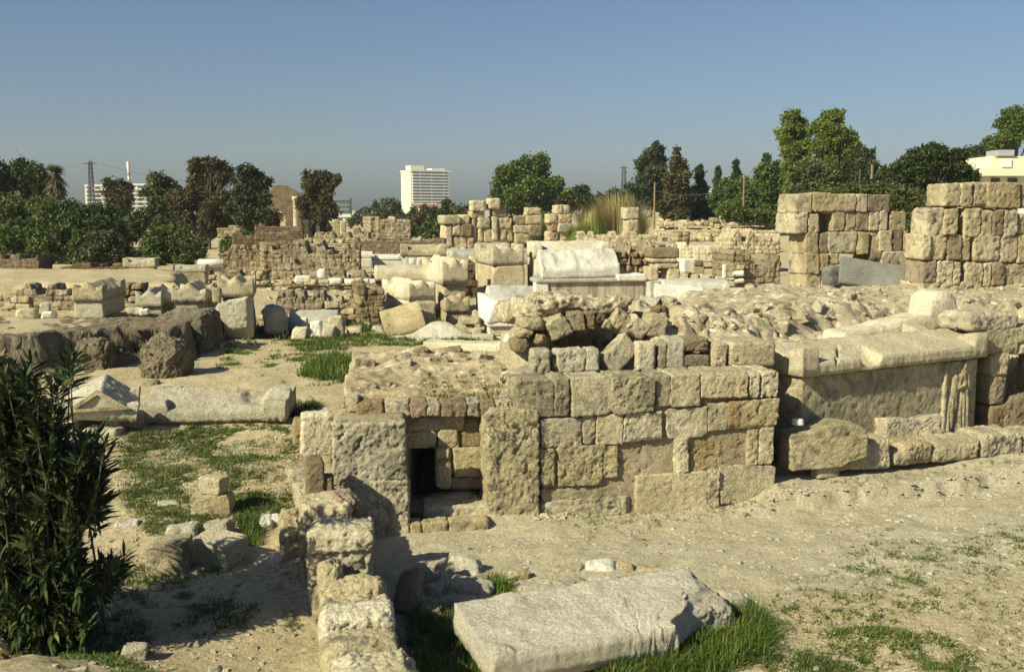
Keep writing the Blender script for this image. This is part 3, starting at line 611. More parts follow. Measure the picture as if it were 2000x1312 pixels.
# ------------------------------------------------------------------ fallen lid and stones in front
def place_lid(name, label, cen, L, Wd, t, ridge, acro, yaw, pitch, m, roll=0, y=6, cat='sarcophagus lid', rough=.008, **kw):
    V, Q = lidmesh(L, Wd, t, ridge, acro, y, rough=rough, **kw); V = rot(V, yaw, pitch, roll)
    o = obj(name, V, Q, m); o.location = [float(q) for q in cen]; return tag(o, label, cat)
WORKED = stone_mat("worked_limestone", (.70,.63,.48), (.78,.72,.58), lich=(.36,.32,.25), la=.1, scale=1.0, bump=.75, pits=.3)
def broken_top(X, Y):
    z = .21 + .010*fbm(xy0(X, Y, 7), 4) - .06*ss(.80, .95, X)
    return z + np.sqrt(np.clip(1-((X+.88)/.10)**2-((Y+.31)/.10)**2, 0, 1))*.03
V, Q = hf(1.9, .74, 140, 62, broken_top, 0, .006, 8)
xm = .38 + .56*ss(-.36, .10, V[:, 1] + .05*fbm(V*5, 3)) + .05*fbm(V*5+3, 3); V[:, 0] = np.where(V[:, 0] > 0, V[:, 0]*xm/.95, V[:, 0]); V = rot(V, 22, 7, 0)
o = obj("fallen_slab", V, Q, WORKED); o.location = (.62, 6.74, .10); tag(o, "long pale pecked stone lid lying in the foreground grass", "sarcophagus lid")
stone("broken_slab", "rough pale chunk broken off the long pecked lid", "stone fragment", 1290, 1158, 1440, 1262, WORKED, k=.5, yaw=24, base=.0, sty='rough', jit=.15, big=.15, res=.011)
stone("broken_slab", "little pale lump at the grass end of the pecked lid", "stone fragment", 1405, 1152, 1458, 1192, WORKED, k=.7, yaw=10, base=.02, sty='rubble', res=.011)
gr = "tumbled stones behind the fallen lid"
for lab, r, m, k in [("white topped stone nearest the low wall shadow", (797,1090,868,1150), PALE, .7), ("squarish pale stone right of the white topped stone", (866,1086,948,1130), PALE, .6),
        ("flat pale stone in front of the squarish pale stone", (868,1124,972,1168), PALE, .6), ("half shaded stone left of the flat pale stone", (828,1132,882,1166), LIMEG, .8),
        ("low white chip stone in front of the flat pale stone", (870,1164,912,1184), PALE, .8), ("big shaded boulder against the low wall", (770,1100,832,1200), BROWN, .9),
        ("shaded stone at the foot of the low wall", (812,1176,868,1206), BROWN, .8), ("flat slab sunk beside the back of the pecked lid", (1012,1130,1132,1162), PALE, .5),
        ("bright white rough stone on the path edge", (1140,1094,1202,1122), MARB, .7), ("round tan cobble right of the bright white stone", (1240,1100,1302,1122), LIME, .7),
        ("small tan cobble between the white stone and round cobble", (1204,1098,1240,1120), SANDST, .7), ("pale stone tucked behind the middle of the pecked lid", (1150,1126,1216,1146), PALE, .7),
        ("small pale stone at the far tip of the pecked lid", (1312,1108,1340,1120), PALE, .7), ("flat tan kerb stone along the path edge", (1072,1098,1142,1122), LIME, .5),
        ("half sunk tan kerb stone behind the sunk slab", (985,1112,1040,1136), LIME, .5), ("tiny brown stone on the path edge", (1125,1125,1142,1136), BROWN, .8)]:
    stone("tumbled_stone", lab, "stone", *r, m, k=k, yaw=sd() % 40-20, base=-.02, sty='rubble', group=gr, res=.011)
# ------------------------------------------------------------------ big sarcophagus on the right
P0 = np.array([3.12, 10.85, .30]); YS = 30; fsr = Frame(P0, YS); Ls, Wsx = 2.95, .95
sroot = thing("carved_sarcophagus", "big carved sarcophagus with lid and relief figure at the right", "sarcophagus", P0 + fsr.t*Ls/2 - fsr.n*Wsx/2)
hb = .92
V, Q = rblock(Ls, Wsx, hb, res=.022, r=.02, rough=.005, jit=.01, chips=1, seed=61, nmax=150); chest_ = part('chest', rot(V, YS) + np.array(sroot.location), Q, LIMEG, sroot)
def big_lid(X, Y):
    z = lid_top(3.1, 1.08, .14, .16, .16, al=.075, aw=.30, wob=.008, seed=4)(X, Y)
    dam = ss(.16, .05, np.abs(X+.55+.12*fbm(xy0(X, Y, 3), 2)))*ss(-.2, -.42, Y); z = z - .10*dam
    cr = ss(.02, .008, np.abs(X + .78 - 1.1*(Y+.3) + .03*fbm(xy0(X, Y, 5), 3)))*ss(-.15, -.25, Y); return z - .07*cr
V, Q = hf(3.1, 1.08, 170, 64, big_lid, 0, .006, 62); part('lid', rot(V, YS) + np.array(sroot.location) + [0, 0, hb+.015], Q, CREAM, sroot)
# relief: a draped standing figure in a shallow frame at the right end of the front
def capsule(X, Z, x0, z0, x1, z1, r0, r1, hgt):
    dx, dz = x1-x0, z1-z0; t = np.clip(((X-x0)*dx+(Z-z0)*dz)/(dx*dx+dz*dz), 0, 1); r = r0+(r1-r0)*t
    d = np.hypot(X-x0-t*dx, Z-z0-t*dz)/r; return hgt*np.sqrt(np.clip(1-d*d, 0, 1))
def relief(X, Y):
    Z = Y
    b = np.zeros_like(X)
    for a in [(.02,.40,.02,.375,.042,.05,.065), (.02,.31,.03,.12,.06,.075,.06), (.03,.1,.0,-.38,.08,.12,.06), (.06,.08,.08,-.40,.05,.07,.07), (-.04,.28,-.09,.14,.03,.03,.06), (-.09,.14,.02,.16,.028,.024,.075), (.08,.28,.11,.12,.03,.03,.055), (-.12,.25,-.16,-.1,.05,.09,.05), (-.16,-.1,-.22,-.36,.09,.06,.045)]:
        b = np.maximum(b, capsule(X, Z, *a))
    folds = .008*np.sin(X*95 + 3*Z)*ss(.1, -.1, Z)*(b > .02)
    return .012 + .72*b + folds*.6
V, Q = hf(.56, .90, 56, 90, relief, -.02, .003, 63)
V = V[:, [0, 2, 1]]*[1, -1, 1]; V = rot(V, YS) + P0 + fsr.t*(Ls-.32) + [0, 0, .46]; part('relief_figure', V, [f[::-1] for f in Q], LIMEG, chest_)
V, Q = rblock(.06, .05, .86, res=.02, r=.01, rough=.004, seed=64); part('relief_frame', rot(V, YS) + P0 + fsr.t*(Ls-.62) + fsr.n*.01 + [0,0,.04], Q, LIMEG, chest_)
# kerb course under it and blocks in front
kroot = thing("stone_kerb", "low course of worn kerb stones in front of the carved sarcophagus", "kerb", (4.5, 12, 0))
fk = Frame((3.15, 10.48, .25), 20)
for r, m in [((1662,862,1745,916),LIME), ((1747,884,1786,908),LIMEG), ((1764,866,1822,905),LIME), ((1824,862,1916,900),LIME), ((1920,846,2002,890),LIMEG), ((2004,844,2120,886),LIME), ((1605,895,1668,922),LIMEG)]:
    fk.block('kerb_stone', kroot, r, m, depth=.42, r=.05, rough=.013, jit=.07, chips=4)
stone("broken_block", "big broken block with a white left end, by the wall corner", "stone block", 1517, 815, 1692, 918, LIMEG, k=.34, yaw=14, base=.34, sty='block', jit=.07, rough=.008, chips=3, res=.013)
def tweak(fn):
    me = COL.objects[-1].data; a = np.empty(len(me.vertices)*3, np.float32); me.vertices.foreach_get('co', a); a = a.reshape(-1, 3); q = rot(a, -ytw); q = fn(q); me.vertices.foreach_set('co', rot(q, ytw).astype(np.float32).ravel()); me.update()
ytw = 14
def peak(q):
    H = q[:, 2].max(); t = np.clip(q[:, 2]/H, 0, 1); q[:, 2] *= .82 + .18*np.exp(-((q[:, 0]-.12)/.26)**2); k = np.clip(q[:, 0]-.12, 0, 1); q[:, 2] += k*.40*(1-t)*np.clip(1-k, 0, 1); return q
tweak(peak)
stone("broken_block", "block with a hollowed white top, leaning by the carved sarcophagus", "stone block", 1690, 802, 1838, 868, LIMEG, k=.45, yaw=22, base=.41, sty='block', jit=.10, res=.013, pitch=-8)
ytw = 22
def hollow(q):
    t = np.clip(q[:, 2]/q[:, 2].max(), 0, 1); q[:, 2] -= t*.07*np.exp(-((q[:, 0]-.08)/.16)**2); return q
tweak(hollow)
stone("squared_stone", "small brown squared stone between the two broken blocks", "stone", 1655, 852, 1710, 882, BROWN, k=.7, yaw=20, base=.34, res=.013)
stone("squared_stone", "small tan squared stone on the path below the broken block", "stone", 1580, 895, 1640, 932, LIME, k=.6, yaw=25, base=.22, res=.013, hgt=.13)
stone("white_chip", "flat white chip on the big broken block", "stone chip", 1546, 814, 1568, 826, MARB, k=.8, base=.80, sty='rubble', hgt=.04)
# lid fragment with a tall rounded corner, on the mound behind
def chair_lid(X, Y):
    z = .20 + .05*fbm(xy0(X, Y, 2), 2)*0 + .015*fbm(xy0(X, Y, 7), 3) + .08*ss(-.9, .4, X)
    tall = ss(.52, .60, X)*np.sqrt(np.clip(1-((X-.78)/.27)**2, 0, 1)); return np.maximum(z, .22 + .36*tall)*ss(-1.0, -.8, X) + .01
p = G(1640, 664)
V, Q = hf(2.0, .42, 110, 24, chair_lid, 0, .006, 71); o = obj("rounded_fragment", rot(V, 20, 0, -5), Q, CREAM); o.location = (5.02, 13.62, 1.27)
tag(o, "lid fragment with one tall rounded corner, resting on the rubble", "sarcophagus lid")
stone("marble_lump", "small white marble lump behind the big carved lid", "stone", 1846, 640, 1882, 656, MARB, k=.7, d=13.3, sty='rubble')
# rubble wall with dark opening, far right
rw = thing("rubble_wall", "rubble wall with a dark square opening at the right edge", "wall", (6.4, 13., .2))
fr = Frame((6.15, 12.55, .3), 20)
for r, m in [((1930,640,1992,690),LIMEG), ((1940,690,1972,735),LIME), ((1936,732,1968,790),BROWN), ((1932,788,2010,850),BROWN), ((1966,770,2080,850),BROWN), ((1985,665,2060,690),LIME), ((1986,632,2060,668),LIMEG), ((2052,690,2120,770),LIMEG), ((1895,610,1990,645),LIMEG)]:
    fr.block('wall_block', rw, r, m, depth=1.4 if r[1] < 670 and r[0] > 1980 else .55, r=.05, rough=.014, jit=.08, chips=4)
# ------------------------------------------------------------------ left yard: lids and loose blocks
lr = "broken lids in the left yard"
c, wd, dp, hh, y = solve(128, 742, 272, 850, 1.0, 12)
proot = thing("pediment_stone", "weathered gabled lid with carved triangular pediment propped on stones, left yard", "sarcophagus lid", (c[0], c[1], c[2]), None)
lid = lidmesh(.98, .86, .09, .27, .12, y, rough=.009, al=.22, aw=.2)
V = rot(lid[0], 108, 6, -4) + c + [0, 0, .22]; part('lid', V, lid[1], PALE, proot)
def pedi(s):                                          # raised triangular moulding on the gable end
    vs = []
    for q in (0, 1):
        for k, (a, b) in enumerate([(-.37, .0), (.37, .0), (0, .25), (-.24, .035), (.24, .035), (0, .19)]): vs.append((a, -q*.035, b))
    f = [(0,1,4,3), (1,2,5,4), (2,0,3,5), (6,9,10,7), (7,10,11,8), (8,11,9,6), (0,6,7,1), (1,7,8,2), (2,8,6,0), (3,4,10,9), (4,5,11,10), (5,3,9,11)]
    return np.array(vs), f
V, Q = pedi(1); part('pediment', rot(V, 18, -4) + [c[0]+.155, c[1]-.475, c[2]+.31], Q, LIMEG, proot, smooth=False)
for i, (dx, w) in enumerate([(-.28, .16), (.24, .2)]):
    V, Q = rblock(w, .6, .26, res=.015, r=.04, rough=.01, jit=.1, seed=sd()); part('prop_stone', V + [c[0]+dx, c[1], c[2]-.03], Q, LIMEG, proot)
stone("rough_stone", "small white rough stone in front of the pediment lid", "stone", 165, 832, 245, 858, PALE, k=.6, sty='rubble', yaw=-8)
stone("rough_stone", "small white knob of stone behind the pediment lid", "stone", 145, 742, 165, 765, PALE, k=.8, sty='rubble')
a_ = G(420, 832)
def long_lid(X, Y):
    z = lid_top(1.72, .80, .13, .20, .13, al=.16, aw=.40, wob=.008, seed=8)(X, Y)
    dam = ss(.0, .12, X-.22 + .05*fbm(xy0(X, Y, 6), 2))*ss(.62, .5, X); return z - .12*dam*ss(-.35, -.05, Y)
V, Q = hf(1.72, .80, 110, 56, long_lid, 0, .008, 81); o = obj("gabled_slab", rot(V, 3, 4), Q, PALE); o.location = (a_[0]-.01, a_[1]+.40, a_[2]+.08); tag(o, "long pale gabled lid with a bite out of its ridge, left yard", "sarcophagus lid")
stone("flat_stone", "flat brown stone under the front edge of the long gabled lid", "stone", 300, 808, 560, 836, BROWN, k=.5, yaw=3, hgt=.10, sty='rough')
yb = "loose squared blocks in the left yard"
stone("squared_block", "lower block of the two stacked tan blocks", "stone block", 375, 965, 460, 1012, LIME, k=.6, yaw=6, group=yb, hgt=.20)
b = [x for x in COL.objects if x.get('label') == "lower block of the two stacked tan blocks"][0]
stone("squared_block", "upper block of the two stacked tan blocks", "stone block", 388, 942, 458, 982, CREAM, k=.65, yaw=-4, d=b.location.y-.16, group=yb, hgt=.15, bury=0)
COL.objects[-1].location = (b.location.x+.015, b.location.y-.01, b.location.z+.20); COL.objects[-1].rotation_euler.z = rad(-14); COL.objects[-1].scale = (.86, .9, 1)
stone("squared_block", "pitted white block left behind the shaded grey block", "stone block", 322, 1020, 390, 1066, PALE, k=.7, yaw=8, group=yb, sty='rough', rough=.012)
stone("squared_block", "pitted white block directly below the stacked pair", "stone block", 388, 1012, 462, 1060, PALE, k=.7, yaw=-8, group=yb, sty='rough', rough=.012)
stone("squared_block", "shaded grey block with a rounded left edge, nearest the bush", "stone block", 287, 1046, 380, 1126, LIMEG, k=.75, yaw=8, group=yb, r=.012, jit=.04, rough=.005)
stone("squared_block", "bright cream block lying on its corner, left yard", "stone block", 376, 1046, 492, 1112, CREAM, k=.75, yaw=-24, group=yb, sty='block', pitch=5, jit=.08, hgt=.21)
stone("marble_shaft", "thin white marble shaft piece lying by the low wall", "marble fragment", 506, 988, 532, 1034, MARB, k=2.6, yaw=14, r=.03, hgt=.06)
stone("marble_plaque", "small white marble plate leaning beside the thin shaft piece", "marble fragment", 520, 990, 550, 1022, MARB, k=1.6, yaw=20, hgt=.03)
stone("flat_slab", "flat pale slab sunk in the ground by the bright cream block", "stone slab", 492, 1070, 568, 1110, PALE, k=.9, yaw=-4, hgt=.05, sty='rough')
for lab, r in [("fist sized white stone in front of the shaded grey block", (298,1142,318,1156)), ("white stone at the shadow edge near the bush", (258,1184,276,1198)), ("white stone at the foot of the low wall in the left yard", (544,1112,562,1126)),
               ("flat light stone half sunk left of the pitted white blocks", (222,1018,272,1032)), ("flat pale stone between the bush and the stacked pair", (305,978,352,990)), ("tan rounded stone at the lower edge of the left yard", (405,1298,432,1314)),
               ("pale shard in the bush shadow at lower left", (240,1255,285,1290)), ("pale stone chip on the shaded rubble heap", (140,1298,170,1314))]:
    stone("yard_stone", lab, "stone", *r, PALE, k=.7, sty='rubble', group="small stones in the left yard")
for lab, r in [("dark boulder in the lower left corner", (0,1240,26,1330)), ("tall dark boulder beside the corner boulder under the bush", (10,1262,72,1330)), ("dark boulder behind the bush foot", (30,1240,75,1300))]:
    stone("boulder", lab, "boulder", *r, BROWN, k=.8, base=.1, sty='boulder', group="boulders under the bush")
# ------------------------------------------------------------------ bedrock boulders of the left terrace
rg = "bedrock boulders along the left terrace"
oc = np.array([-7.2, 16.6, 0.])
def outcrop():
    xs = np.arange(-10.2, -5.0, .035); ys = np.arange(13.2, 19.6, .035); X, Y = np.meshgrid(xs, ys, indexing='ij')
    yf = np.interp(X, [-10.2, -8.4, -7.4, -6.6, -6.2, -5.4], [14.4, 14.9, 15.9, 16.9, 17.0, 17.5]) + .5*fbm(xy0(X, Y, .9), 3) + .12*fbm(xy0(X, Y, 4), 2)
    t = Y - yf; e = np.clip((-5.35-X + .25*fbm(xy0(X, Y, 1.2), 3))/.16, 0, 1)
    top = 1.06 + .05*fbm(xy0(X, Y, 1.5), 3) - .05*ss(.5, 1.6, t); led = .62 + .16*fbm(xy0(X, Y, 1.1), 3); lo = .42 + .12*fbm(xy0(X+4, Y, 1.3), 3)
    z = -.2 + (lo+.2)*ss(-.95, -.86, t) + (led-lo)*ss(-.60, -.34, t + .30*fbm(xy0(X, Y, 1.8), 3)) + (top-led)*ss(-.08, .22, t + .16*fbm(xy0(X+7, Y, 2.6), 3))
    z = z - .10*np.maximum(0, fbm(xy0(X, Y, 3.2), 4, .6)-.2)*(t < .6) + .02*fbm(xy0(X, Y, 9), 3)
    z = -.3 + (z+.3)*e*e*(3-2*e)
    V = np.stack([X, Y, z], -1); st = ss(.0, .5, z); V[..., 1] += .12*st*fbm(V*[2.2, 2.2, 5], 4); V[..., 0] += .08*st*fbm(V*[2.2, 2.2, 5]+9, 4); V[..., 2] += .03*st*fbm(V*5, 3)
    ids = np.arange(X.size).reshape(X.shape); Q = np.stack([ids[:-1,:-1], ids[1:,:-1], ids[1:,1:], ids[:-1,1:]], -1).reshape(-1, 4)
    tag(obj("rock_outcrop", V.reshape(-1, 3), Q, ROCK, loc=oc), "long low layered grey brown bedrock ledge at the left, above the yard", "rock outcrop")
outcrop()
for lab, r, k, m, kw in [("big flat topped bedrock mass at the end of the terrace", (312,602,442,694), .9, ROCK, dict(r=.12, big=.35, jit=.08, yaw=-10)),
        ("large pitted boulder with a hollow face fallen from the terrace", (262,656,388,742), .8, ROCK, dict(big=.6)),
        ("rounded boulder left of the large pitted boulder", (142,660,240,724), .8, ROCK, dict(big=.5)),
        ("small orange tinged rock between the two fallen boulders", (222,655,300,702), .8, ROCK, dict(big=.6)),
        ("low brown stone on the sand behind the long gabled lid", (268,738,312,756), .7, BROWN, dict()),]:
    yaw = kw.pop('yaw', 0); stone("boulder", lab, "boulder", *r, m, k=k, yaw=yaw, sty='boulder', group=rg, bury=.2, **kw)
# ------------------------------------------------------------------ sarcophagi in the middle
mg = "sarcophagi among the middle ruins"
sarc("tall two part limestone sarcophagus with a scalloped lid, centre", 925,478,1024,612,519, LIME, LIMEG, L=1.9, d=23.6, al=.2, aw=.30, group=mg, over=1.0, ridge=.5, acro=.55)
sarc("sarcophagus with a peaked lid, left of the tall two part one", 826,505,912,602,556, LIME, CREAM, L=1.6, d=23.2, yaw=20, ridge=.6, acro=.5, group=mg, over=1.08)
sarc("wide whitish sarcophagus with a broken rubble covered lid", 744,545,852,640,588, CREAM, CREAM, L=1.5, d=22.0, yaw=30, ridge=.5, acro=.4, group=mg, wob=.02, over=1.0)
sarc("low sarcophagus with bumped lid right of the dark square block", 855,580,916,640,610, LIMEG, LIMEG, L=1.5, d=21.4, yaw=10, ridge=.5, acro=.6, group=mg)
sarc("white marble sarcophagus with rust streaks and a tilted gabled lid", 1047,487,1262,608,545, RUST, MARB, L=1, end=False, d=19.6, yaw=10, ridge=.62, acro=.1, t=.38, al=.04, aw=.2, over=1.0, group=mg, lidoff=(-.06, -.02), lidpitch=0, wob=.02)
b = [x for x in COL.objects if x.get('label', '').startswith("white marble sarcophagus with rust")][0]
for ch in b.children:
    if ch.name.startswith('lid'): ch.scale = (.80, 1.06, 1.0); ch.location.x = -.20; ch.location.z = -.0; ch.rotation_euler.y = rad(-1)
    else: cd = ch
y_ = 19.6; f_ = Frame(D(1047, 600, y_), 10)
f_.block('moulding', b, (1206,536,1264,549), MARB, depth=.8, out=.06, r=.03, rough=.003); f_.block('moulding', b, (1047,545,1210,552), GMARB, depth=.9, out=.05, r=.03, rough=.003)
f_.block('corner_pilaster', b, (1046,552,1072,606), MARB, depth=.2, out=.025, r=.01, rough=.002)
sarc("cream sarcophagus with a tall gabled lid behind the rust streaked one", 1028,468,1188,575,504, CREAM, CREAM, end=False, d=23.8, yaw=9, ridge=.55, acro=.5, al=.12, aw=.4, t=.4, over=1.03, group=mg)
def gsl(name, label, cat, u0, v0, u1, v1, d, m, W_=.9, t=.4, ridge=.6, acro=.3, yaw=12, pitch=0, roll=0, flat=False, al=.12, aw=.3, group=None, base=None, end=False, wob=.02, L=None):
    um = (u0+u1)/2; p = D(um, v1, d) if d else G(um, v1); y = p[1]; L_ = (u1-u0)/F*y/math.cos(rad(yaw)) if L is None else L
    if end: W_ = (u1-u0)/F*y
    hh = max(.12, D(um, v0, y+W_*.5)[2]-p[2])
    V, Q = lidmesh(L_, W_, t*hh, ridge*hh, acro*hh, y, wob=wob*hh*2, flat=flat, al=al, aw=aw)
    o = obj(name, rot(V, yaw+(90 if end else 0), pitch, roll) - [0,0,.03], Q, m); o.location = [float(q) for q in p + [0, (L_ if end else W_)*.5, 0]]
    return tag(o, label, cat, group)
lg = "loose sarcophagus lids among the ruins"
gsl("sarcophagus_slab", "smooth grey marble lid side sloping behind the white corner lump", "sarcophagus lid", 950,553,1060,608, 21.6, GMARB, W_=1.0, t=.3, ridge=.7, acro=.1, group=lg)
gsl("sarcophagus_slab", "brown fronted gable lid tipped on its corner by the grass", "sarcophagus lid", 750,592,830,656, None, LIME, t=.35, ridge=.65, acro=.15, yaw=8, roll=-14, pitch=-10, group=lg, W_=.8)
stone("square_block", "dark square block wedged between the tipped lid and low sarcophagus", "stone block", 812,588,852,632, LIMEG, k=.9, d=20.8, yaw=20)
def wide_lid(X, Y):
    z = .08 + .26*np.exp(-((X+.05)/.42)**2)*ss(.45, .1, np.abs(Y)) + .03*fbm(xy0(X, Y, 3), 3) + .05*ss(.55, .7, X); return np.maximum(z, .03)
p = G(862, 664); V, Q = hf(2.0, .8, 80, 34, wide_lid, 0, .008, 91); o = obj("sarcophagus_slab", rot(V, 2), Q, PALE); o.location = [float(q) for q in p+[0,.35,-.02]]
tag(o, "flat cream lid with a humped middle lying on grass before the sarcophagi", "sarcophagus lid", lg)
p = G(905, 684)
def groove(X, Y): return .17 + .02*np.cos(Y*34)*ss(.55, .7, X) + .008*fbm(xy0(X, Y, 6), 3)
V, Q = hf(1.45, .42, 80, 30, groove, 0, .006, 92); o = obj("grooved_slab", rot(V, -14), Q, CREAM); o.location = [float(q) for q in p+[.02,.1,-.03]]
tag(o, "long cream slab with a grooved end, half buried in sand", "stone slab")
# white lump on a moulded marble pedestal
p = G(978, 662); pr = thing("marble_pedestal", "yellowish moulded marble pedestal under a white lid lump", "pedestal", p)
y = p[1]; wd = 64/F*y
for a, (w_, z0, z1) in {'base': (1.06, -.04, .05), 'shaft': (.92, .05, .24), 'cornice': (1.12, .24, .32)}.items():
    V, Q = rblock(wd*w_, .5*w_, z1-z0, res=.03, r=.02, rough=.004, seed=sd()); obj(a, rot(V, 14) + [0, .25, z0], Q, CREAM if a == 'shaft' else MARB, pr)
V, Q = rblock(.88, .7, .50, res=.025, r=.07, rough=.008, jit=.2, chips=7, seed=18); o = obj("marble_lump", rot(V, 24, 0, 6), Q, MARB); o.location = [float(q) for q in p + [.03, .28, .31]]
tag(o, "big white marble corner lump resting on the moulded pedestal", "marble fragment")
gsl("sarcophagus_slab", "bright white marble lid piece lying before a grey lid", "sarcophagus lid", 1282,553,1378,584, 18.4, MARB, W_=.7, t=.4, ridge=.6, acro=0, flat=False, yaw=-6, roll=4, group=lg)
gsl("sarcophagus_slab", "grey marble lid with a rounded end behind the bright white piece", "sarcophagus lid", 1294,541,1424,582, 19.4, GMARB, W_=.8, t=.5, ridge=.5, acro=.3, flat=True, yaw=4, al=.1, group=lg)
stone("grey_block", "grey block in shade between the rust streaked sarcophagus and white lid", "stone block", 1262,548,1290,580, GMARB, d=19.6)
# pair: front left group
fg = "sarcophagi behind the left bedrock terrace"
sarc("tall narrow standing sarcophagus end with a three humped lid", 430,543,505,664,581, PALE, LIMEG, L=1.5, yaw=12, ridge=.62, acro=.55, t=.42, al=.2, aw=.3, group=fg, over=1.02, style='rough')
sarc("low sarcophagus with pointed lid, touching the tall narrow one", 340,552,420,610,590, LIMEG, LIMEG, L=1.4, d=19.4, yaw=10, ridge=.7, acro=.4, t=.3, group=fg, wob=.02)
sarc("small bumpy lid set low, left of the pointed lid", 270,562,342,608,600, LIMEG, PALE, L=1.3, d=19.2, yaw=8, ridge=.6, acro=.45, t=.4, group=fg, wob=.02)
sarc("cracked two tier sarcophagus with white rounded corner, far left of its row", 150,552,246,616,588, PALE, LIMEG, L=1.5, d=19.0, yaw=6, ridge=.55, acro=.4, t=.5, group=fg, wob=.02)
for lab, r, m in [("rounded white stone between the two tier sarcophagus and the bumpy lid", (248,600,285,614), PALE), ("white shard right of the rounded white stone", (274,603,292,613), MARB), ("small fluted white stone left of the two tier sarcophagus", (78,588,100,612), PALE),
                  ("flat white stone below the small fluted stone", (80,606,112,620), MARB), ("rubble block row end left of the fluted stone", (30,600,78,622), LIMEG), ("broken shoulder stone between the pointed lid and tall narrow one", (414,560,434,590), LIMEG)]:
    stone("weathered_stone", lab, "stone", *r, m, d=18.9, sty='rubble', yaw=5)
# grey boulders and white fragments right of the tall narrow sarcophagus
sg = "marble fragments right of the tall narrow sarcophagus"
stone("grey_boulder", "dark sided grey boulder beside the tall narrow sarcophagus", "boulder", 506,598,568,662, GMARB, k=.9, sty='boulder', yaw=-20, group=sg)
gsl("sarcophagus_slab", "long grey lid lying behind the small white fragments", "sarcophagus lid", 560,602,655,646, None, GMARB, W_=.8, t=.5, ridge=.5, acro=.25, yaw=4, group=lg)
for lab, r, m in [("white upright chip standing on the fragment heap", (584,616,604,650), MARB), ("pale square stone at the heap's left foot", (568,636,606,664), PALE), ("pale lump in the middle of the heap", (602,628,632,660), MARB),
                  ("rounded grey lump at the heap's right foot", (628,632,656,662), PALE), ("pointed triangular stone at the back of the heap", (612,612,654,640), LIMEG), ("leaning thin slab on the heap's right side", (644,616,676,660), LIMEG)]:
    stone("marble_fragment", lab, "marble fragment", *r, m, sty='rubble', k=.7, yaw=sd() % 30-15, group=sg)
# ------------------------------------------------------------------ coursed rubble walls
def mas(name, label, u0, v0, u1, v1, m, T=.5, rows=6, yaw=10, d=None, ragged=.15, amp=None, cat='wall', group=None):
    p0 = G(u0, v1) if d is None else D(u0, v1, d); f = Frame(p0, yaw); w_ = f.hit(u1, (v0+v1)/2)[0]; top = f.hit(u0+.3*(u1-u0), v0)[1]-p0[2]; top = max(top, .15)
    ch = top/rows; amp = amp or min(.05, ch*.22); y = p0[1]
    V, Q = masonry(w_, T, top+.1, ch, amp, max(.001*y, .018), sd(), ragged)
    o = obj(name, rot(V, yaw) - [0,0,.1], Q, m); o.location = [float(q) for q in p0]; return tag(o, label, cat, group)
wg = "ruined masonry walls in the middle distance"
mas("masonry_wall", "low wall of loose flat stones beyond the grey boulders", 510,572,700,622, MASON, rows=4, yaw=4, ragged=.55, group=wg, d=22.5)
mas("masonry_wall", "stub wall of brown brickwork left of the wide whitish sarcophagus", 702,556,750,645, MASON, T=1.2, rows=8, yaw=14, group=wg, d=21.6)
mas("masonry_wall", "long sunlit wall with a small square painted dark as an opening, mid left", 532,474,702,548, MASON, T=2.2, rows=9, yaw=8, group=wg, ragged=.3)
mas("masonry_wall", "wall corner pier catching the sun left of the holed wall", 516,470,545,546, MASON, T=2.0, rows=8, yaw=16, group=wg)
mas("masonry_wall", "curved broken wall with a stepped sunny end behind the white drum", 430,482,520,540, MASON, T=1.6, rows=9, yaw=14, group=wg, ragged=.3)
mas("masonry_wall", "dark tall wall standing behind the curved broken wall", 500,438,592,482, DMASON, rows=8, yaw=8, group=wg, d=44)
mas("masonry_wall", "low dark wall under the shrubs, left of the dark tall wall", 455,456,502,482, DMASON, rows=5, yaw=6, group=wg, d=45)
mas("masonry_wall", "long low brown wall crossing behind the white sarcophagi", 690,467,870,498, DMASON, rows=6, yaw=3, T=.8, group=wg, d=52)
mas("masonry_wall", "square tower stump of brown stone below the apartment tower", 738,426,802,466, MASON, rows=7, yaw=12, T=3, group=wg, d=62)
mas("masonry_wall", "tan broken wall left of the tower stump with a white niche", 724,420,742,466, MASON, rows=6, yaw=20, T=2, group=wg, d=63)
mas("masonry_wall", "heap like ruined wall left of the tower stump", 690,446,726,468, MASON, rows=5, yaw=3, T=1, ragged=.5, group=wg, d=64)
mas("masonry_wall", "low stones in front of the sunlit corner pier", 405,528,520,552, MASON, rows=4, yaw=3, ragged=.5, group=wg, d=31)
mas("masonry_wall", "low tumbled wall of white blocks before the holed wall", 560,530,725,552, MASON, rows=3, yaw=3, ragged=.6, group=wg, d=30.6)
mas("masonry_wall", "wall of tan stones in the sunken yard at far left", 0,556,150,612, MASON, rows=5, yaw=0, ragged=.35, group=wg, d=20.5)
mas("masonry_wall", "pale low wall of squared stones on the sandy bank", 1326,476,1442,508, CREAM, rows=4, yaw=6, T=.8, ragged=.2, group=wg, d=40)
mas("masonry_wall", "grey tumbled masonry left of the big ashlar pier", 1430,492,1522,556, MASON, rows=6, yaw=10, T=1.4, ragged=.4, group=wg, d=27)
mas("masonry_wall", "sandy low wall just behind the tumbled masonry", 1424,450,1522,492, EARTH, rows=5, yaw=8, T=1.5, ragged=.4, group=wg, d=38)
mas("masonry_wall", "small stacked brown pier on the sandy bank", 1322,448,1346,474, MASON, rows=3, yaw=12, T=.8, ragged=.2, group=wg, d=45)
mas("masonry_wall", "thick brown rubble pier behind the rust streaked sarcophagus", 1208,482,1282,552, BROWN, rows=5, yaw=10, T=1.2, ragged=.25, group=wg, d=24.5, amp=.1)
mas("masonry_wall", "brown wall in the shade behind the tall two part sarcophagus", 862,508,928,600, DMASON, rows=6, yaw=10, T=.6, group=wg, d=27)
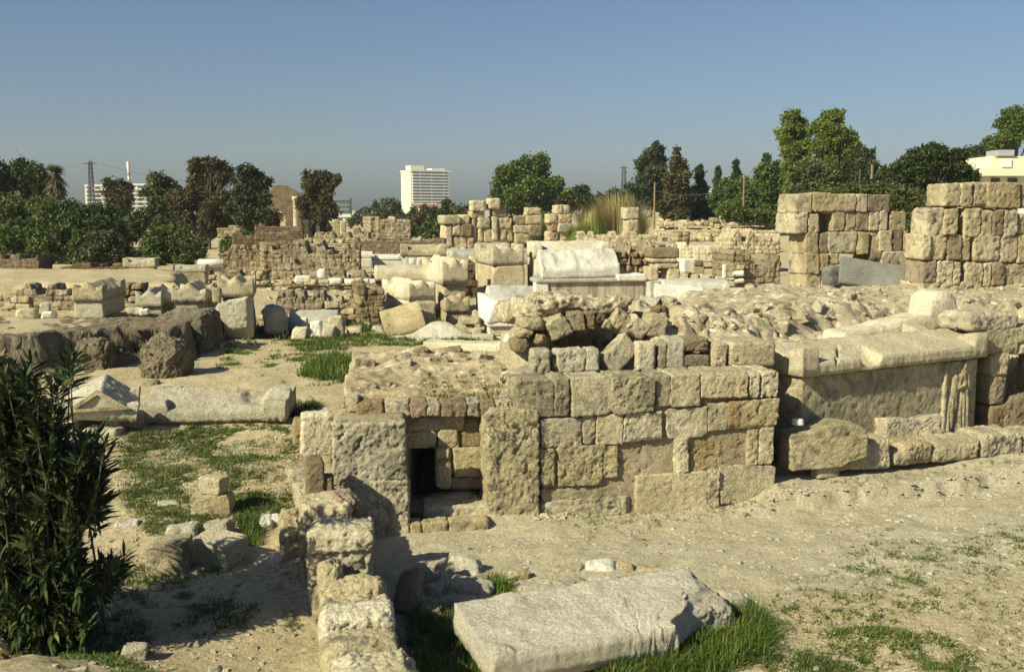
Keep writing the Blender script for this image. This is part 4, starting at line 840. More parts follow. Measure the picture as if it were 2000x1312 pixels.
mas("masonry_wall", "low grey wall of squared blocks in front of the reeds", 1130,455,1282,470, LIMEG, rows=2, yaw=3, T=.8, ragged=.2, group=wg, d=46)
mas("masonry_wall", "grey rubble ridge between the reeds wall and cream sarcophagus", 1165,470,1320,500, RUBBLE, rows=3, yaw=4, T=2.5, ragged=.5, group=wg, d=30)
mas("masonry_wall", "low dark wall under the trees at far left", 120,516,245,538, DMASON, rows=3, yaw=2, T=.6, ragged=.3, group=wg, d=33)
mas("masonry_wall", "long low grey wall at the left edge below the dark trees", -60,500,75,526, DMASON, rows=3, yaw=-4, T=.8, ragged=.15, group=wg, d=34)
mas("masonry_wall", "tan wall fragment glimpsed under the brown trees", 425,442,470,462, MASON, rows=4, yaw=2, group=wg, d=60)
mas("masonry_wall", "low wall of pale stones right of the short columns", 600,456,720,472, MASON, rows=3, yaw=3, ragged=.5, T=1.5, group=wg, d=60)
# dark plate painting an opening's shade on the wall; a door under the slab on the right
hw = [x for x in COL.objects if x.get('label', '').startswith("long sunlit wall with a small")][0]
f_ = Frame(np.array(hw.location), 8); DARK = flat_mat("painted_hole_shade", (.02,.017,.013), .95)
a0, z1 = f_.hit(575, 505); a1, z0 = f_.hit(582, 512); V, Q = rblock(a1-a0, .06, z1-z0, res=.05, r=.005, rough=.002); obj('painted_hole', rot(V, 8) + f_.t*(a0+a1)/2 + f_.n*.06 + [0,0,z0-hw.location.z], Q, DARK, hw)
dr = thing("stone_doorway", "squat stone doorway with a slab roof right of the brown pier", "doorway", D(1300, 542, 24))
f_ = Frame(np.array(dr.location), 10)
for r, m in [((1272,485,1326,504), BROWN), ((1274,505,1322,512), LIMEG), ((1282,512,1328,524), LIME), ((1306,524,1328,548), LIME), ((1270,522,1286,548), LIME)]: f_.block('door_block', dr, r, m, depth=.6, r=.03, rough=.012, jit=.04)
def stone_row(label, u0, v0, u1, v1, d, courses, seed, mats, ragged=.5, T=.35, yaw=4):
    p0 = D(u0, v1, d); f = Frame(p0, yaw); w_ = f.hit(u1, v1)[0]; top = max(.15, f.hit((u0+u1)/2, v0)[1]-p0[2]); rt = thing("rubble_wall", label, "wall", p0, "low walls of loose stones"); rs = np.random.RandomState(seed); n = 0
    hh = top/courses; x0 = 0
    gap = lambda x, k: (.5+.5*float(fbm(np.array([[x*1.3+seed, k*.3, 0.]]), 2)[0])) < ragged*k/max(1, courses-1)*1.1
    for k in range(courses):
        x = rs.uniform(-.2, 0)
        while x < w_ and n < 70:
            l_ = hh*rs.uniform(1.0, 2.6)
            if not gap(x, k):
                h_ = hh*rs.uniform(.8, 1.1); V, Q = rblock(l_*.96, T*rs.uniform(.8, 1.2), h_, res=max(.0016*d, .02), r=.02, rough=.012, jit=.16, chips=5, seed=sd())
                V = rot(V, rs.uniform(-6, 6), 0, rs.uniform(-4, 4)); part('wall_stone', rot(V, yaw) + p0 + f.t*(x+l_/2) + f.n*rs.uniform(-.05, .08) + [0, 0, k*hh-.04], Q, mats[rs.randint(len(mats))], rt); n += 1
            x += l_
    return rt
ML = [LIME, LIMEG, BROWN, LIME]; MP = [PALE, LIMEG, LIME, MARB]
stone_row("loose stone wall of flat slabs beyond the marble fragments", 512, 574, 690, 622, 22.0, 4, 1, ML, .7); stone_row("second loose stone wall just behind the flat slab wall", 570, 558, 720, 590, 23.5, 3, 2, MP, .8)
stone_row("loose stones heaped before the stub wall", 640, 606, 742, 648, 20.8, 3, 3, MP, .9, .5); stone_row("stone wall in the sunken yard at far left", -20, 560, 150, 612, 20.6, 4, 4, ML, .6)
stone_row("loose stones lining the street before the holed wall", 560, 530, 728, 552, 29.8, 2, 5, MP, .7, .5); stone_row("stones fallen before the curved broken wall", 404, 526, 520, 552, 30.2, 3, 6, ML, .7, .5)
stone_row("tan stones beneath the low bumped sarcophagus", 850, 612, 946, 660, 20.2, 3, 7, ML, .7, .4); stone_row("row of stones below the white lidded sarcophagus", 690, 520, 830, 552, 31.5, 3, 8, MP, .8, .6)
stone_row("far line of stones before the short columns", 596, 458, 735, 474, 57, 2, 9, ML, .7, 1.); stone_row("stones at the foot of the ashlar pier row", 862, 466, 1010, 490, 60, 3, 10, ML, .8, 1.5)
stone_row("stones along the sandy bank top", 1290, 424, 1520, 440, 66, 2, 11, ML, .9, 1.); stone_row("stepped stones down the sandy bank", 1300, 436, 1500, 470, 52, 4, 12, ML, 1.0, 1.)
stone_row("stones between the doorway and the tumbled masonry", 1330, 500, 1440, 550, 27, 4, 13, MP, .9, .6); stone_row("low stone bank behind the squat pale sarcophagus", 232, 530, 345, 550, 26, 2, 14, [BROWN, LIMEG], .5, .5)
stone_row("stones at the cut bank behind the bumpy lid", 246, 548, 345, 596, 21.6, 4, 15, [BROWN, LIMEG, BROWN], .5, .5); stone_row("stone lining behind the two tier sarcophagus", 60, 575, 160, 618, 19.6, 3, 16, ML, .6, .4)
stone_row("stones piled behind the tall two part sarcophagus", 900, 486, 1040, 512, 31, 2, 17, ML, .6, .8); stone_row("broken white stones right of the brown square stone", 1350, 520, 1430, 556, 24.5, 3, 18, MP, .8, .5)
# ------------------------------------------------------------------ ashlar piers
def ashlar(name, label, d, yaw, rows, mf, depth=.9, base=None, group=None, cat='wall', u0=None, v1=None, out=(0, .05), deep=(), **kw):
    p = D(u0, v1, d); rt = thing(name, label, cat, p, group); f = Frame(p, yaw)
    for i, r in enumerate(rows):
        rs = np.random.RandomState(i*7+int(r[0])); k = dict(r=.014, rough=.014, jit=.03, chips=4, res=max(.0016*d, .02), grow=.012); k.update(kw)
        f.block('ashlar_block', rt, r[:4], mf(i), depth=(r[4] if len(r) > 4 else depth)*rs.uniform(.9, 1.05), out=rs.uniform(*out), **k)
    return rt, f
pick = lambda i: [LIME, LIMEG, LIME, BROWN, LIME][(i*3+1) % 5]
# right pier, left part (front blocks; deep corner blocks show their sunlit side)
R1 = [(1556,380,1585,415,0.67),(1588,378,1625,414),(1612,380,1672,416),(1674,380,1694,414),(1696,382,1738,414),
      (1556,416,1577,455,0.76),(1580,418,1600,454,0.38),(1628,414,1650,451,0.50),(1652,414,1671,452),(1673,414,1697,451),(1699,414,1716,450),(1718,413,1737,450),(1739,413,1770,451),
      (1575,456,1600,496,0.63),(1602,456,1617,495),(1619,454,1674,494),(1676,454,1698,496),(1700,452,1717,494),(1719,452,1742,491),(1744,452,1762,490),(1763,452,1774,490),
      (1575,496,1600,535,0.63),(1602,496,1618,528),(1620,496,1640,516),(1700,492,1722,512),(1722,492,1780,526),
      (1575,535,1602,575,0.63),(1604,528,1640,575)]
ashlar("ashlar_pier", "tall stepped ashlar pier left of the gap, with a sunlit left side", 18.8, 15, R1, pick, u0=1600, v1=575, depth=.55)
R2 = [(1850,360,1876,402,0.55),(1878,360,1902,403),(1904,358,1936,404),(1930,358,1994,405,0.25),(1996,360,2040,405),
      (1812,408,1846,459,0.42),(1846,410,1872,458),(1886,408,1916,461,0.50),(1918,410,1940,461),(1942,410,1960,461),(1962,410,1988,460),(1990,420,2030,460),
      (1800,459,1818,506,0.50),(1818,460,1848,506),(1852,460,1878,507,0.42),(1880,460,1894,508),(1905,458,1952,510,0.55),(1954,460,1988,510),(1990,460,2030,512),
      (1802,508,1828,552,0.46),(1832,510,1862,554),(1864,512,1876,554),(1888,512,1922,570,0.50),(1924,512,1938,558),(1940,512,1962,556),(1964,514,2010,560),
      (1926,558,2040,590,0.38),(1800,552,1886,575)]
ashlar("ashlar_pier", "tallest ashlar pier of stacked blocks at the right edge", 17.0, 15, R2, pick, u0=1880, v1=590, depth=.6, rough=.018)
V, Q = rblock(1.12, .22, .50, res=.03, r=.03, rough=.006, jit=.08, chips=4, seed=29); o = obj("sarcophagus_slab", rot(V, -8, -22, 9), Q, DMARB); o.location = [float(q) for q in D(1700, 566, 17.5)]
tag(o, "dark grey lid leaning against the foot of the stepped pier", "sarcophagus lid", lg)
stone("grey_boulder", "round dark grey boulder left of the leaning grey lid", "boulder", 1600,515,1650,562, DMARB, d=17.8, sty='boulder')
stone("grey_block", "grey block at the gap between the two ashlar piers", "stone block", 1764,522,1802,562, DMARB, d=17.6)
R3 = [(866,421,900,438),(900,420,918,438),(870,440,884,486,1.5),(885,440,900,460),(900,438,922,462),(886,462,912,488),(912,462,926,488),(922,392,948,413,.8),(920,413,946,426,.8),(922,426,932,476,1.5),(934,426,958,445),(934,446,946,472),(946,446,962,474),
      (956,388,978,408,.8),(962,406,990,424,.9),(962,424,974,472,1.6),(975,426,1000,446),(976,446,990,472),(990,446,1002,472),(1004,422,1028,440,1.4),(1004,440,1040,456,1.2),(1006,456,1036,476),(1030,406,1058,421,.8),(1028,421,1060,438),(1034,438,1060,462)]
ashlar("ashlar_pier", "row of ruined ashlar piers before the dense round tree", 66, 18, R3, pick, u0=866, v1=486, depth=1.6, rough=.05, out=(0,.2), r=.06)
R4 = [(1088,401,1100,418),(1101,401,1113,418),(1073,418,1090,436),(1090,418,1118,436),(1078,436,1090,452),(1090,436,1118,454),(1072,452,1092,470),(1094,452,1118,470)]
ashlar("ashlar_pier", "slim pier of stacked blocks left of the reeds", 62, 18, R4, pick, u0=1072, v1=470, depth=1.0, rough=.05, out=(0,.15), r=.06)
R5 = [(1222,406,1248,428),(1226,430,1250,456)]
ashlar("ashlar_pier", "two blocks stacked alone on the bank right of the reeds", 50, 14, R5, pick, u0=1222, v1=456, depth=.8, rough=.04, r=.05)
# white and grey pieces in the middle distance
for a in [("white lidded sarcophagus near the brown long wall", 728,495,786,523,508, MARB, MARB, 37), ("grey bulky sarcophagus right of the white lidded one", 784,474,870,520,500, GMARB, LIMEG, 35), ("white sarcophagus cut off behind the holed wall end", 700,489,728,520,504, MARB, CREAM, 38),
          ("pale sarcophagus with rounded corners below the dark shrub", 245,501,308,540,523, LIMEG, LIMEG, 30), ("squat pale sarcophagus with a rounded lid, left of the curved wall", 346,515,406,552,532, LIMEG, PALE, 29)]:
    lab, u0, v0, u1, v1, vl, m1, m2, d_ = a; sarc(lab, u0, v0, u1, v1, vl, m1, m2, end=False, d=d_, yaw=6, ridge=.5, acro=.5, t=.4, al=.16, aw=.4, group="sarcophagi in the far ruins")
gsl("sarcophagus_slab", "long cream lid lying on the low wall left of the peaked sarcophagus", "sarcophagus lid", 730,516,826,546, 30, CREAM, W_=1.0, t=.5, ridge=.5, acro=.2, group=lg, flat=True)
gsl("sarcophagus_slab", "pale flat lid with a shaded front behind the peaked sarcophagus", "sarcophagus lid", 876,484,930,507, 33, GMARB, W_=1.2, t=.6, ridge=.4, acro=.2, group=lg)
p = D(412, 514, 33); n_ = 24; th = np.linspace(0, 2*np.pi, n_, endpoint=False); r_ = .13; xs_ = np.array([-.40, -.38, .38, .40]); rr = np.array([.1, .13, .13, .1])
V = np.array([(x, r*math.cos(t), r*math.sin(t)) for x, r in zip(xs_, rr) for t in th]); Q = [(i*n_+j, i*n_+(j+1) % n_, (i+1)*n_+(j+1) % n_, (i+1)*n_+j) for i in range(3) for j in range(n_)] + [tuple(range(n_)), tuple(range(3*n_, 4*n_))[::-1]]
o = obj("column_drum", rot(V, 5), Q, MARB); o.location = [float(q) for q in p]; tag(o, "white column drum lying beside the curved broken wall", "column drum")
stone("stone_bench", "block carrying the white column drum", "stone block", 386,512,432,530, LIMEG, d=33, k=.6)
stone("marble_strip", "long white slab edge lying on the sand at far left", "stone slab", 74,534,212,546, MARB, k=.12, yaw=0, d=26)
stone("porphyry_post", "slim dark reddish post beside the squat pale sarcophagus", "post", 338,516,346,550, flat_mat("porphyry", (.11,.065,.055)), k=1, d=29)
stone("marble_capital", "short white column stump before the holed wall", "column stump", 620,524,638,544, MARB, k=1, d=29, r=.1)
stone("marble_block", "white block lying at the foot of the holed wall", "marble fragment", 576,538,606,550, MARB, k=.6, d=29)
for lab, r in [("left white lump on the far stone bench", (800,504,812,516)), ("right white lump on the far stone bench", (814,504,830,516))]: stone("marble_lump", lab, "marble fragment", *r, MARB, d=33.5, sty='rubble')
for lab, r, m in [("brown square stone beside the sandy low wall right of the doorway", (1346,512,1376,540), LIME), ("white upright stone left of the tumbled masonry", (1410,516,1420,542), MARB), ("small tan stone beneath the brown square stone", (1352,508,1372,518), BROWN), ("white flat slab right of the stone doorway", (1326,505,1360,530), MARB)]:
    stone("weathered_stone", lab, "stone", *r, m, d=26.5)
for lab, r in [("pale stone at the corner of the stub wall", (712,628,726,640)), ("white rounded stone below the stub wall", (730,636,748,648)), ("tiny white stone lying alone on the sand edge", (815,660,828,668)), ("round cobble at the foot of the tipped lid", (812,634,826,644)),
               ("tan stone under the low bumped sarcophagus", (892,620,914,642)), ("white cube stone left of the pedestal", (922,640,942,660)), ("tan stone stack left of the pedestal", (918,604,942,640)), ("thin leaning slab left of the stub wall", (680,604,702,622)), ("white flat stone before the leaning slab", (690,612,704,626)),
               ("flat white stone at the wall foot near the stub wall", (686,598,702,612))]:
    stone("weathered_stone", lab, "stone", *r, PALE, sty='rubble', k=.8, yaw=sd() % 40-20)
# short columns behind the long wall
for lab, u0, v0, u1, v1 in [("short brown column stump left of the dark brown tree's shade", 595,428,603,464), ("stout square pillar with a capital, far middle ruins", 650,428,664,466), ("thin column stump between the two pillars", 618,440,625,464), ("short grey pillar right of the stout square pillar", 664,432,676,466)]:
    stone("pillar_stump", lab, "pillar", u0, v0, u1, v1, LIME, d=64, k=1, group="pillars in the far ruins")
# ------------------------------------------------------------------ monumental arch far behind
def arch():
    d = 120; p = D(560, 458, d); rt = thing("monumental_arch", "ruined brown monumental arch half hidden behind brown trees", "arch", p); f = Frame(p, 6)
    pts = []; S = lambda u, v: f.hit(u, v)
    outer = [(505,458),(503,402),(512,388),(540,362),(556,362),(582,376),(600,384),(604,458)]
    cx, cz = S(540, 428); r_ = S(553, 428)[0]-cx + .25
    op = [(cx-r_, S(540,458)[1]-.3)] + [(cx-r_*math.cos(a), cz + r_*math.sin(a)) for a in np.linspace(0, math.pi, 15)] + [(cx+r_, S(540,458)[1]-.3)]
    o2 = [S(*q) for q in outer]; zb = o2[0][1]-.3; o2[0] = (o2[0][0], zb); o2[-1] = (o2[-1][0], zb)
    lo = [q for q in op]; loop = o2 + lo[::-1]
    nV = len(loop); V = []; Q = []
    for k in (0, 1): V += [f.o*[1,1,0] + f.t*a + np.array([0,0,z]) - f.n*(2.2*k) for a, z in loop]
    Q = [tuple(range(nV)), tuple(range(nV, 2*nV))[::-1]] + [(i, (i+1) % nV, (i+1) % nV + nV, i+nV) for i in range(nV)]
    part('arch_body', V, Q, DMASON, rt, smooth=False)
    c0, z0 = S(580, 456); c1, z1 = S(580, 392); n_ = 16; rr = .33
    V = []; lv = [(z0-.4, 1.15), (z0+.1, 1.0), (z1, .86), (z1+.1, 1.2), (z1+.5, 1.3)]
    for z, k in lv: V += [f.o*[1,1,0] + f.t*(c0+rr*k*math.cos(a)) + f.n*(.7+rr*k*math.sin(a)) + np.array([0,0,z]) for a in np.linspace(0, 2*math.pi, n_, endpoint=False)]
    Q = [(i*n_+j, i*n_+(j+1) % n_, (i+1)*n_+(j+1) % n_, (i+1)*n_+j) for i in range(len(lv)-1) for j in range(n_)] + [tuple(range((len(lv)-1)*n_, len(lv)*n_))]
    part('column', V, Q, LIME, rt)
arch()
# ------------------------------------------------------------------ buildings far away
WHITE = flat_mat("white_plaster", (.62,.60,.54), .9, var=.05, sc=.1); CREAMP = flat_mat("cream_plaster", (.66,.60,.44), .9, var=.05, sc=.1)
GREYP = flat_mat("grey_concrete", (.15,.16,.17), .9, var=.1, sc=.1); GLASS = flat_mat("dark_window", (.045,.05,.05), .3); TILE = flat_mat("red_roof", (.36,.14,.08), .9)
STEEL = flat_mat("galvanised_steel", (.10,.10,.11), .6, .3); WOOD = flat_mat("pole_wood", (.20,.15,.08), .9)
def cbox(x0, x1, y0, y1, z0, z1):
    return np.array([(a, b, c) for a in (x0, x1) for b in (y0, y1) for c in (z0, z1)]), np.array([(0,1,3,2),(4,6,7,5),(0,4,5,1),(2,3,7,6),(0,2,6,4),(1,5,7,3)])
def P(name, bx, m, root, yaw=0, smooth=False):
    V, Q = bx; return obj(name, rot(V, yaw), Q, m, root, smooth=smooth)
def tower():
    d = 820.; s = d/F; p = D(803, 409, d); rt = thing("apartment_tower", "tall cream apartment tower block with banded balconies on the horizon", "building", (p[0], d, 0))
    yaw = 34; Hh = p[2]*0 + D(803, 335, d)[2]
    wl, wr = 41*s/math.sin(rad(yaw))*.75, 66*s/math.cos(rad(yaw))
    wl_ = P('wall', cbox(0, wr, 0, wl, -2, Hh), CREAMP, rt, yaw-8)
    fl = (Hh)/14
    for k in range(3, 14):
        z = k*fl
        P('balcony_band', cbox(1.0, wr-.5, -2.2, .2, z-.1, z+.75*fl*.45), WHITE, rt, yaw-8)
        for a, b in ((.06, .22), (.27, .52), (.56, .84), (.88, .98)):
            P('window', cbox(wr*a, wr*b, -.25, .1, z+.36*fl, z+.92*fl), GLASS, wl_, yaw-8)
    P('roof_slab', cbox(-.6, wr+.6, -2.4, wl+.6, Hh, Hh+1.2), WHITE, rt, yaw-8)
    P('lift_house', cbox(wr*.05, wr*.4, wl*.2, wl*.7, Hh+1.2, Hh+5), CREAMP, rt, yaw-8); P('roof_hut', cbox(wr*.6, wr*.95, wl*.2, wl*.7, Hh+1.2, Hh+3), WHITE, rt, yaw-8)
tower()
def block_bld(name, label, u0, v0, u1, v1, d, m, fl, cols, yaw=4, dep=14, glass=True, group=None):
    p0 = D(u0, v1, d); w_ = (u1-u0)/F*d; Hh = D(u0, v0, d)[2]-p0[2]; rt = thing(name, label, "building", p0, group); wl_ = P('wall', cbox(0, w_, 0, dep, -6, Hh), m, rt, yaw)
    f_ = Hh/fl
    for k in range(fl):
        for j in range(cols):
            a = (j+.2)/cols*w_; b = (j+.8)/cols*w_
            if glass: P('window', cbox(a, b, -.2, .1, k*f_+.35*f_, k*f_+.85*f_), GLASS, wl_, yaw)
        if m is not GREYP: P('balcony', cbox(.02*w_, .98*w_, -1.3, 0, k*f_+.0*f_, k*f_+.28*f_), m, rt, yaw)
    P('parapet', cbox(-.2, w_+.2, -.4, dep+.3, Hh, Hh+.8), m, rt, yaw); return rt
block_bld("apartment_block", "white balconied apartment block behind the lattice pylon", 168,364,232,412, 520, WHITE, 6, 4)
block_bld("apartment_block", "white apartment block below the red and white mast", 252,362,312,412, 520, WHITE, 6, 4)
block_bld("office_block", "dark grey office block right of the brown tree", 646,391,682,428, 480, GREYP, 4, 5)
block_bld("low_building", "low white building at the foot of the grey office block", 655,424,704,444, 300, WHITE, 1, 3)
b_ = block_bld("tiled_house", "low cream house with a red tiled roof under the tower", 806,402,852,418, 330, CREAMP, 1, 4)
V, Q = cbox(-.5, 8.3, -.8, 15, 2.7, 3.2); obj('roof', rot(V, 4), Q, TILE, b_, smooth=False)
block_bld("low_building", "grey roofed shed glimpsed beneath the left trees", 262,428,345,446, 150, WHITE, 1, 3, dep=6)
block_bld("low_building", "tiny white house peeping through the right hand shrubs", 1396,376,1410,392, 190, WHITE, 1, 2, dep=4)
def house():
    d = 62.; p = D(1897, 372, d); s = d/F; rt = thing("roof_terrace_house", "cream flat roofed house with stepped parapets behind the right pier", "house", p); z = lambda v: D(1900, v, d)[2]-p[2]; x = lambda u: (u-1897)*s
    P('lower_wall', cbox(x(1902), x(2120), .4, 8, -3, z(344)), WHITE, rt); P('overhang', cbox(x(1897), x(2120), -.5, 8.5, z(344), z(332)), CREAMP, rt); P('terrace_wall', cbox(x(1935), x(2120), .2, 7, z(332), z(309)), CREAMP, rt)
    P('parapet', cbox(x(1897), x(1936), -.5, 6, z(332)-.002, z(331)+.06), WHITE, rt); P('roof_room', cbox(x(1952), x(2120), 1.5, 6, z(309), z(306)+.1), CREAMP, rt); P('white_panel', cbox(x(1955), x(1974), .1, .3, z(326), z(309)-.05), WHITE, rt)  # the small panel is plain white plaster, slightly proud of the terrace wall
    P('water_tank', cbox(x(1960), x(1992), 1.0, 2.6, z(306)+.1, z(291)), flat_mat("tank_metal", (.42,.44,.46), .4, .3), rt)
    for a, b in ((1903,1922),(1940,1956),(1972,1990)): P('window', cbox(x(a), x(b), .3, .5, z(356), z(348)), WHITE if a == 1903 else GLASS, rt)
house()
# ------------------------------------------------------------------ masts and poles
def tube(p0, p1, r0, r1, n=6):
    p0, p1 = np.array(p0, float), np.array(p1, float); a = p1-p0; a /= np.linalg.norm(a); b = np.cross(a, [0,0,1] if abs(a[2]) < .9 else [1,0,0]); b /= np.linalg.norm(b); c = np.cross(a, b)
    th = np.linspace(0, 2*np.pi, n, endpoint=False); R = np.cos(th)[:, None]*b + np.sin(th)[:, None]*c
    V = np.concatenate([p0+R*r0, p1+R*r1]); Q = np.array([(j, (j+1) % n, n+(j+1) % n, n+j) for j in range(n)]); return V, Q
def pylon(name, label, u, v0, v1, d, w0, m, arms=((.9, 1.2),), cat='pylon'):
    p = D(u, v1, d); Hh = D(u, v0, d)[2]-p[2]; rt = thing(name, label, cat, p); mb = []; w1 = w0*.45; n = 12
    c = lambda k, i, j: np.array([i*(w0+(w1-w0)*k/n)/2, j*(w0+(w1-w0)*k/n)/2, Hh*k/n])
    t = w0*.075
    for i in (-1, 1):
        for j in (-1, 1): mb.append(tube(c(0, i, j)-[0,0,3], c(n, i, j), t, t, 4))
    for k in range(n):
        for (i, j), (i2, j2) in (((-1,-1),(1,-1)), ((1,-1),(1,1)), ((1,1),(-1,1)), ((-1,1),(-1,-1))):
            mb.append(tube(c(k, i, j), c(k+1, i2, j2), t*.8, t*.8, 4)); mb.append(tube(c(k, i2, j2), c(k+1, i, j), t*.6, t*.6, 4))
    lt_ = obj('lattice', *join(mb), m, rt)
    for zz, wa in arms: obj('cross_arm', *tube([-wa, 0, Hh*zz], [wa, 0, Hh*zz], t*1.1, t*1.1, 4), m, lt_)
    obj('tip', *tube([0,0,Hh], [0,0,Hh*1.05], t*1.5, t*.6, 4), m, rt); return rt
pylon("lattice_pylon", "steel lattice pylon standing alone at the left skyline", 181, 316, 420, 150, .85, STEEL, ((.97, 1.0),))
pylon("lattice_pylon", "thin lattice pylon beside the dark conifers right of centre", 1218, 326, 380, 140, .8, STEEL, ((.97, .5), (.8, .45)))
def mast():
    d = 300.; p = D(253, 372, d); Hh = D(253, 316, d)[2]-p[2]; rt = thing("radio_mast", "slim red and white radio mast above the left apartment block", "mast", p); RED = flat_mat("mast_red", (.32,.16,.13)); MW = flat_mat("mast_white", (.6,.6,.58)); n = 8
    obj('mast_foot', *tube([0,0,-6], [0,0,0], .4, .4), MW, rt)
    for k in range(n): obj('mast_section', *tube([0,0,Hh*k/n], [0,0,Hh*(k+1)/n], .38 if k < 6 else .5, .38 if k < 6 else .5), RED if k % 2 == 0 and k < 6 else MW, rt)
mast()
def pole(label, u, v0, v1, d, r=.09, m=WOOD, arm=.5):
    p = D(u, v1, d); Hh = D(u, v0, d)[2]-p[2]; rt = thing("utility_pole", label, "utility pole", p); sh_ = obj('shaft', *tube([0,0,-1], [0,0,Hh], r*1.2, r*.9, 8), m, rt)
    if arm: obj('cross_arm', *tube([-arm, 0, Hh*.93], [arm, 0, Hh*.93], r*.6, r*.6, 4), m, sh_)
pole("dark utility pole at the left edge of the dense round tree", 958, 354, 410, 95, .07, STEEL, .3)
pole("yellowish wooden pole in front of the dark conifers", 1278, 356, 415, 62, .055, WOOD, 0); pole("thin wooden pole among the right hand shrubs", 1452, 340, 405, 62, .05, WOOD, .3)
pole("pale wooden pole in front of the dark pines", 1702, 322, 362, 46, .06, WOOD, 0); pole("slim grey pole left of the pale wooden pole", 1678, 330, 385, 46, .025, STEEL, .1)
pole("slender stem like pole at the house corner", 1903, 320, 356, 50, .02, STEEL, 0)
def wire(label, a, b, sag):
    a, b = np.array(a), np.array(b); mb = []; pv = a
    for k in range(1, 17): q = a+(b-a)*k/16 - [0,0,sag*4*(k/16)*(1-k/16)]; mb.append(tube(pv, q, .02, .02, 3)); pv = q
    V, Q = join(mb); o = obj("power_line", V-a, Q, STEEL); o.location = [float(q) for q in a]; tag(o, label, "power line")
wire("thin power line running left from the lattice pylon", D(168, 320, 150), D(-150, 318, 170), 1.0); wire("thin power line from the left pylon towards the middle", D(194, 320, 150), D(560, 352, 190), 1.6); wire("thin sagging wire among the right hand shrubs", D(1278, 372, 62), D(1452, 356, 62), .5)
# ------------------------------------------------------------------ trees
L_DARK = leaf_mat("dark_leaf", (.024,.042,.012), (.070,.100,.028)); L_GREEN = leaf_mat("green_leaf", (.046,.082,.016), (.125,.172,.038)); L_EUC = leaf_mat("bright_leaf", (.095,.135,.020), (.20,.25,.055), .35)
L_BROWN = leaf_mat("reddish_leaf", (.055,.050,.022), (.120,.100,.045), c3=(.05,.075,.02)); L_OLIVE = leaf_mat("olive_leaf", (.055,.065,.025), (.115,.13,.055)); L_PINE = leaf_mat("pine_leaf", (.026,.042,.018), (.075,.098,.040)); L_CYP = leaf_mat("cypress_leaf", (.026,.05,.018), (.065,.095,.035)); L_SHRUB = leaf_mat("shrub_leaf", (.042,.07,.018), (.11,.15,.042), c3=(.16,.15,.04))
def leaves(cent, rads, n, size, seed, clump=14, up=.25, aspect=1.7, shell=.55):
    """many small leaf faces in clumps through the volume of some ellipsoids"""
    rs = np.random.RandomState(seed); vol = np.array([r[0]*r[1]*r[2] for r in rads])**.75; pk = rs.choice(len(cent), max(1, n//clump), p=vol/vol.sum())
    dirs = rs.normal(size=(len(pk), 3)); dirs /= np.linalg.norm(dirs, axis=1, keepdims=True); rr = (shell + (1-shell)*rs.rand(len(pk), 1))*rs.uniform(.86, 1.10, (len(pk), 1)); inner = rs.rand(len(pk), 1) < .25; rr = np.where(inner, rr*.6, rr)
    cc = np.array(cent)[pk] + dirs*np.array(rads)[pk]*rr
    sp = np.array(rads)[pk].min(1)*.17 + size*.5
    q = np.repeat(cc, clump, 0) + rs.normal(size=(len(pk)*clump, 3))*np.repeat(sp, clump)[:, None]
    a = rs.normal(size=q.shape); a[:, 2] += up; a /= np.linalg.norm(a, axis=1, keepdims=True); b = np.cross(a, rs.normal(size=q.shape)); b /= np.linalg.norm(b, axis=1, keepdims=True)
    s_ = size*rs.uniform(.6, 1.3, (len(q), 1)); a = a*s_*aspect/2; b = b*s_/2
    V = np.stack([q-a, q+b*.9-a*.1, q+a, q-b*.9-a*.1], 1).reshape(-1, 3); Q = np.arange(len(V)).reshape(-1, 4); return V, Q
tg = {}
def tree(name, label, base, d, ell, leaf, size=None, dens=.44, trunk=.12, cat='tree', group=None, deep=.8, sp=1.0, trunks=None, shell=.5):
    s = d/F; p = D(base[0], base[1], d); gz = float(h(p[0], p[1])); p[2] = min(p[2], max(gz, p[2]-8) if p[2] > gz else p[2]) if gz < p[2] else p[2]
    rt = thing(name, label, cat, p, group); cent = []; rads = []; area = 0
    rs = np.random.RandomState(sd())
    for (u, v, ru, rv) in ell:
        c = D(u, v, d) - p; c[1] += rs.uniform(-.4, .4)*ru*s; R_ = np.array([ru*s, ru*s*deep, rv*s]); cent.append(c); rads.append(R_*.66); area += ru*rv*3.14
        for _ in range(9 if ru*rv > 150 else 0): w_ = rs.normal(size=3); w_ /= np.linalg.norm(w_); q_ = rs.uniform(.22, .45); cent.append(c + w_*R_*(1.02-q_*.65)); rads.append(R_*q_)
    size = size or 3.9*s
    n = int(area*dens*4); V, Q = leaves(cent, rads, n, size, sd(), sp and 14, shell=shell); ob = obj('crown', V, Q, leaf, rt, smooth=False)
    mb = []
    for bx in (trunks or [base]):
        b0 = D(bx[0], bx[1], d)-p; b0[2] = min(b0[2], gz-p[2])-.3; top = np.mean(cent, 0); zt = min(c[2]-r[2]*.2 for c, r in zip(cent, rads)); fork = np.array([b0[0]*.6+top[0]*.4, top[1]*.5, max(b0[2]+.4, b0[2]+(zt-b0[2])*.75)])
        w = trunk; mid = (b0+fork)/2 + rs.normal(size=3)*w*.8; mb += [tube(b0, mid, w*1.25, w, 7), tube(mid, fork, w, w*.8, 7)]
        if cat == 'shrub': mb = [tube(b0, [b0[0]*.7+top[0]*.3, b0[1], b0[2]+.5], w*.5, w*.25, 6)]
        for c, r in ([] if cat == 'shrub' else list(zip(cent, rads))[::4]):
            k = fork + (c-fork)*.5 + rs.normal(size=3)*.1*r; mb += [tube(fork, k, w*.55, w*.38, 5), tube(k, c + [0, 0, r[2]*.4], w*.38, w*.1, 5)]
            for _ in range(3): e = c + rs.normal(size=3)*r*.5; mb.append(tube(k, e, w*.25, w*.06, 4))
    obj('trunk', *join(mb), BARK, rt); return rt
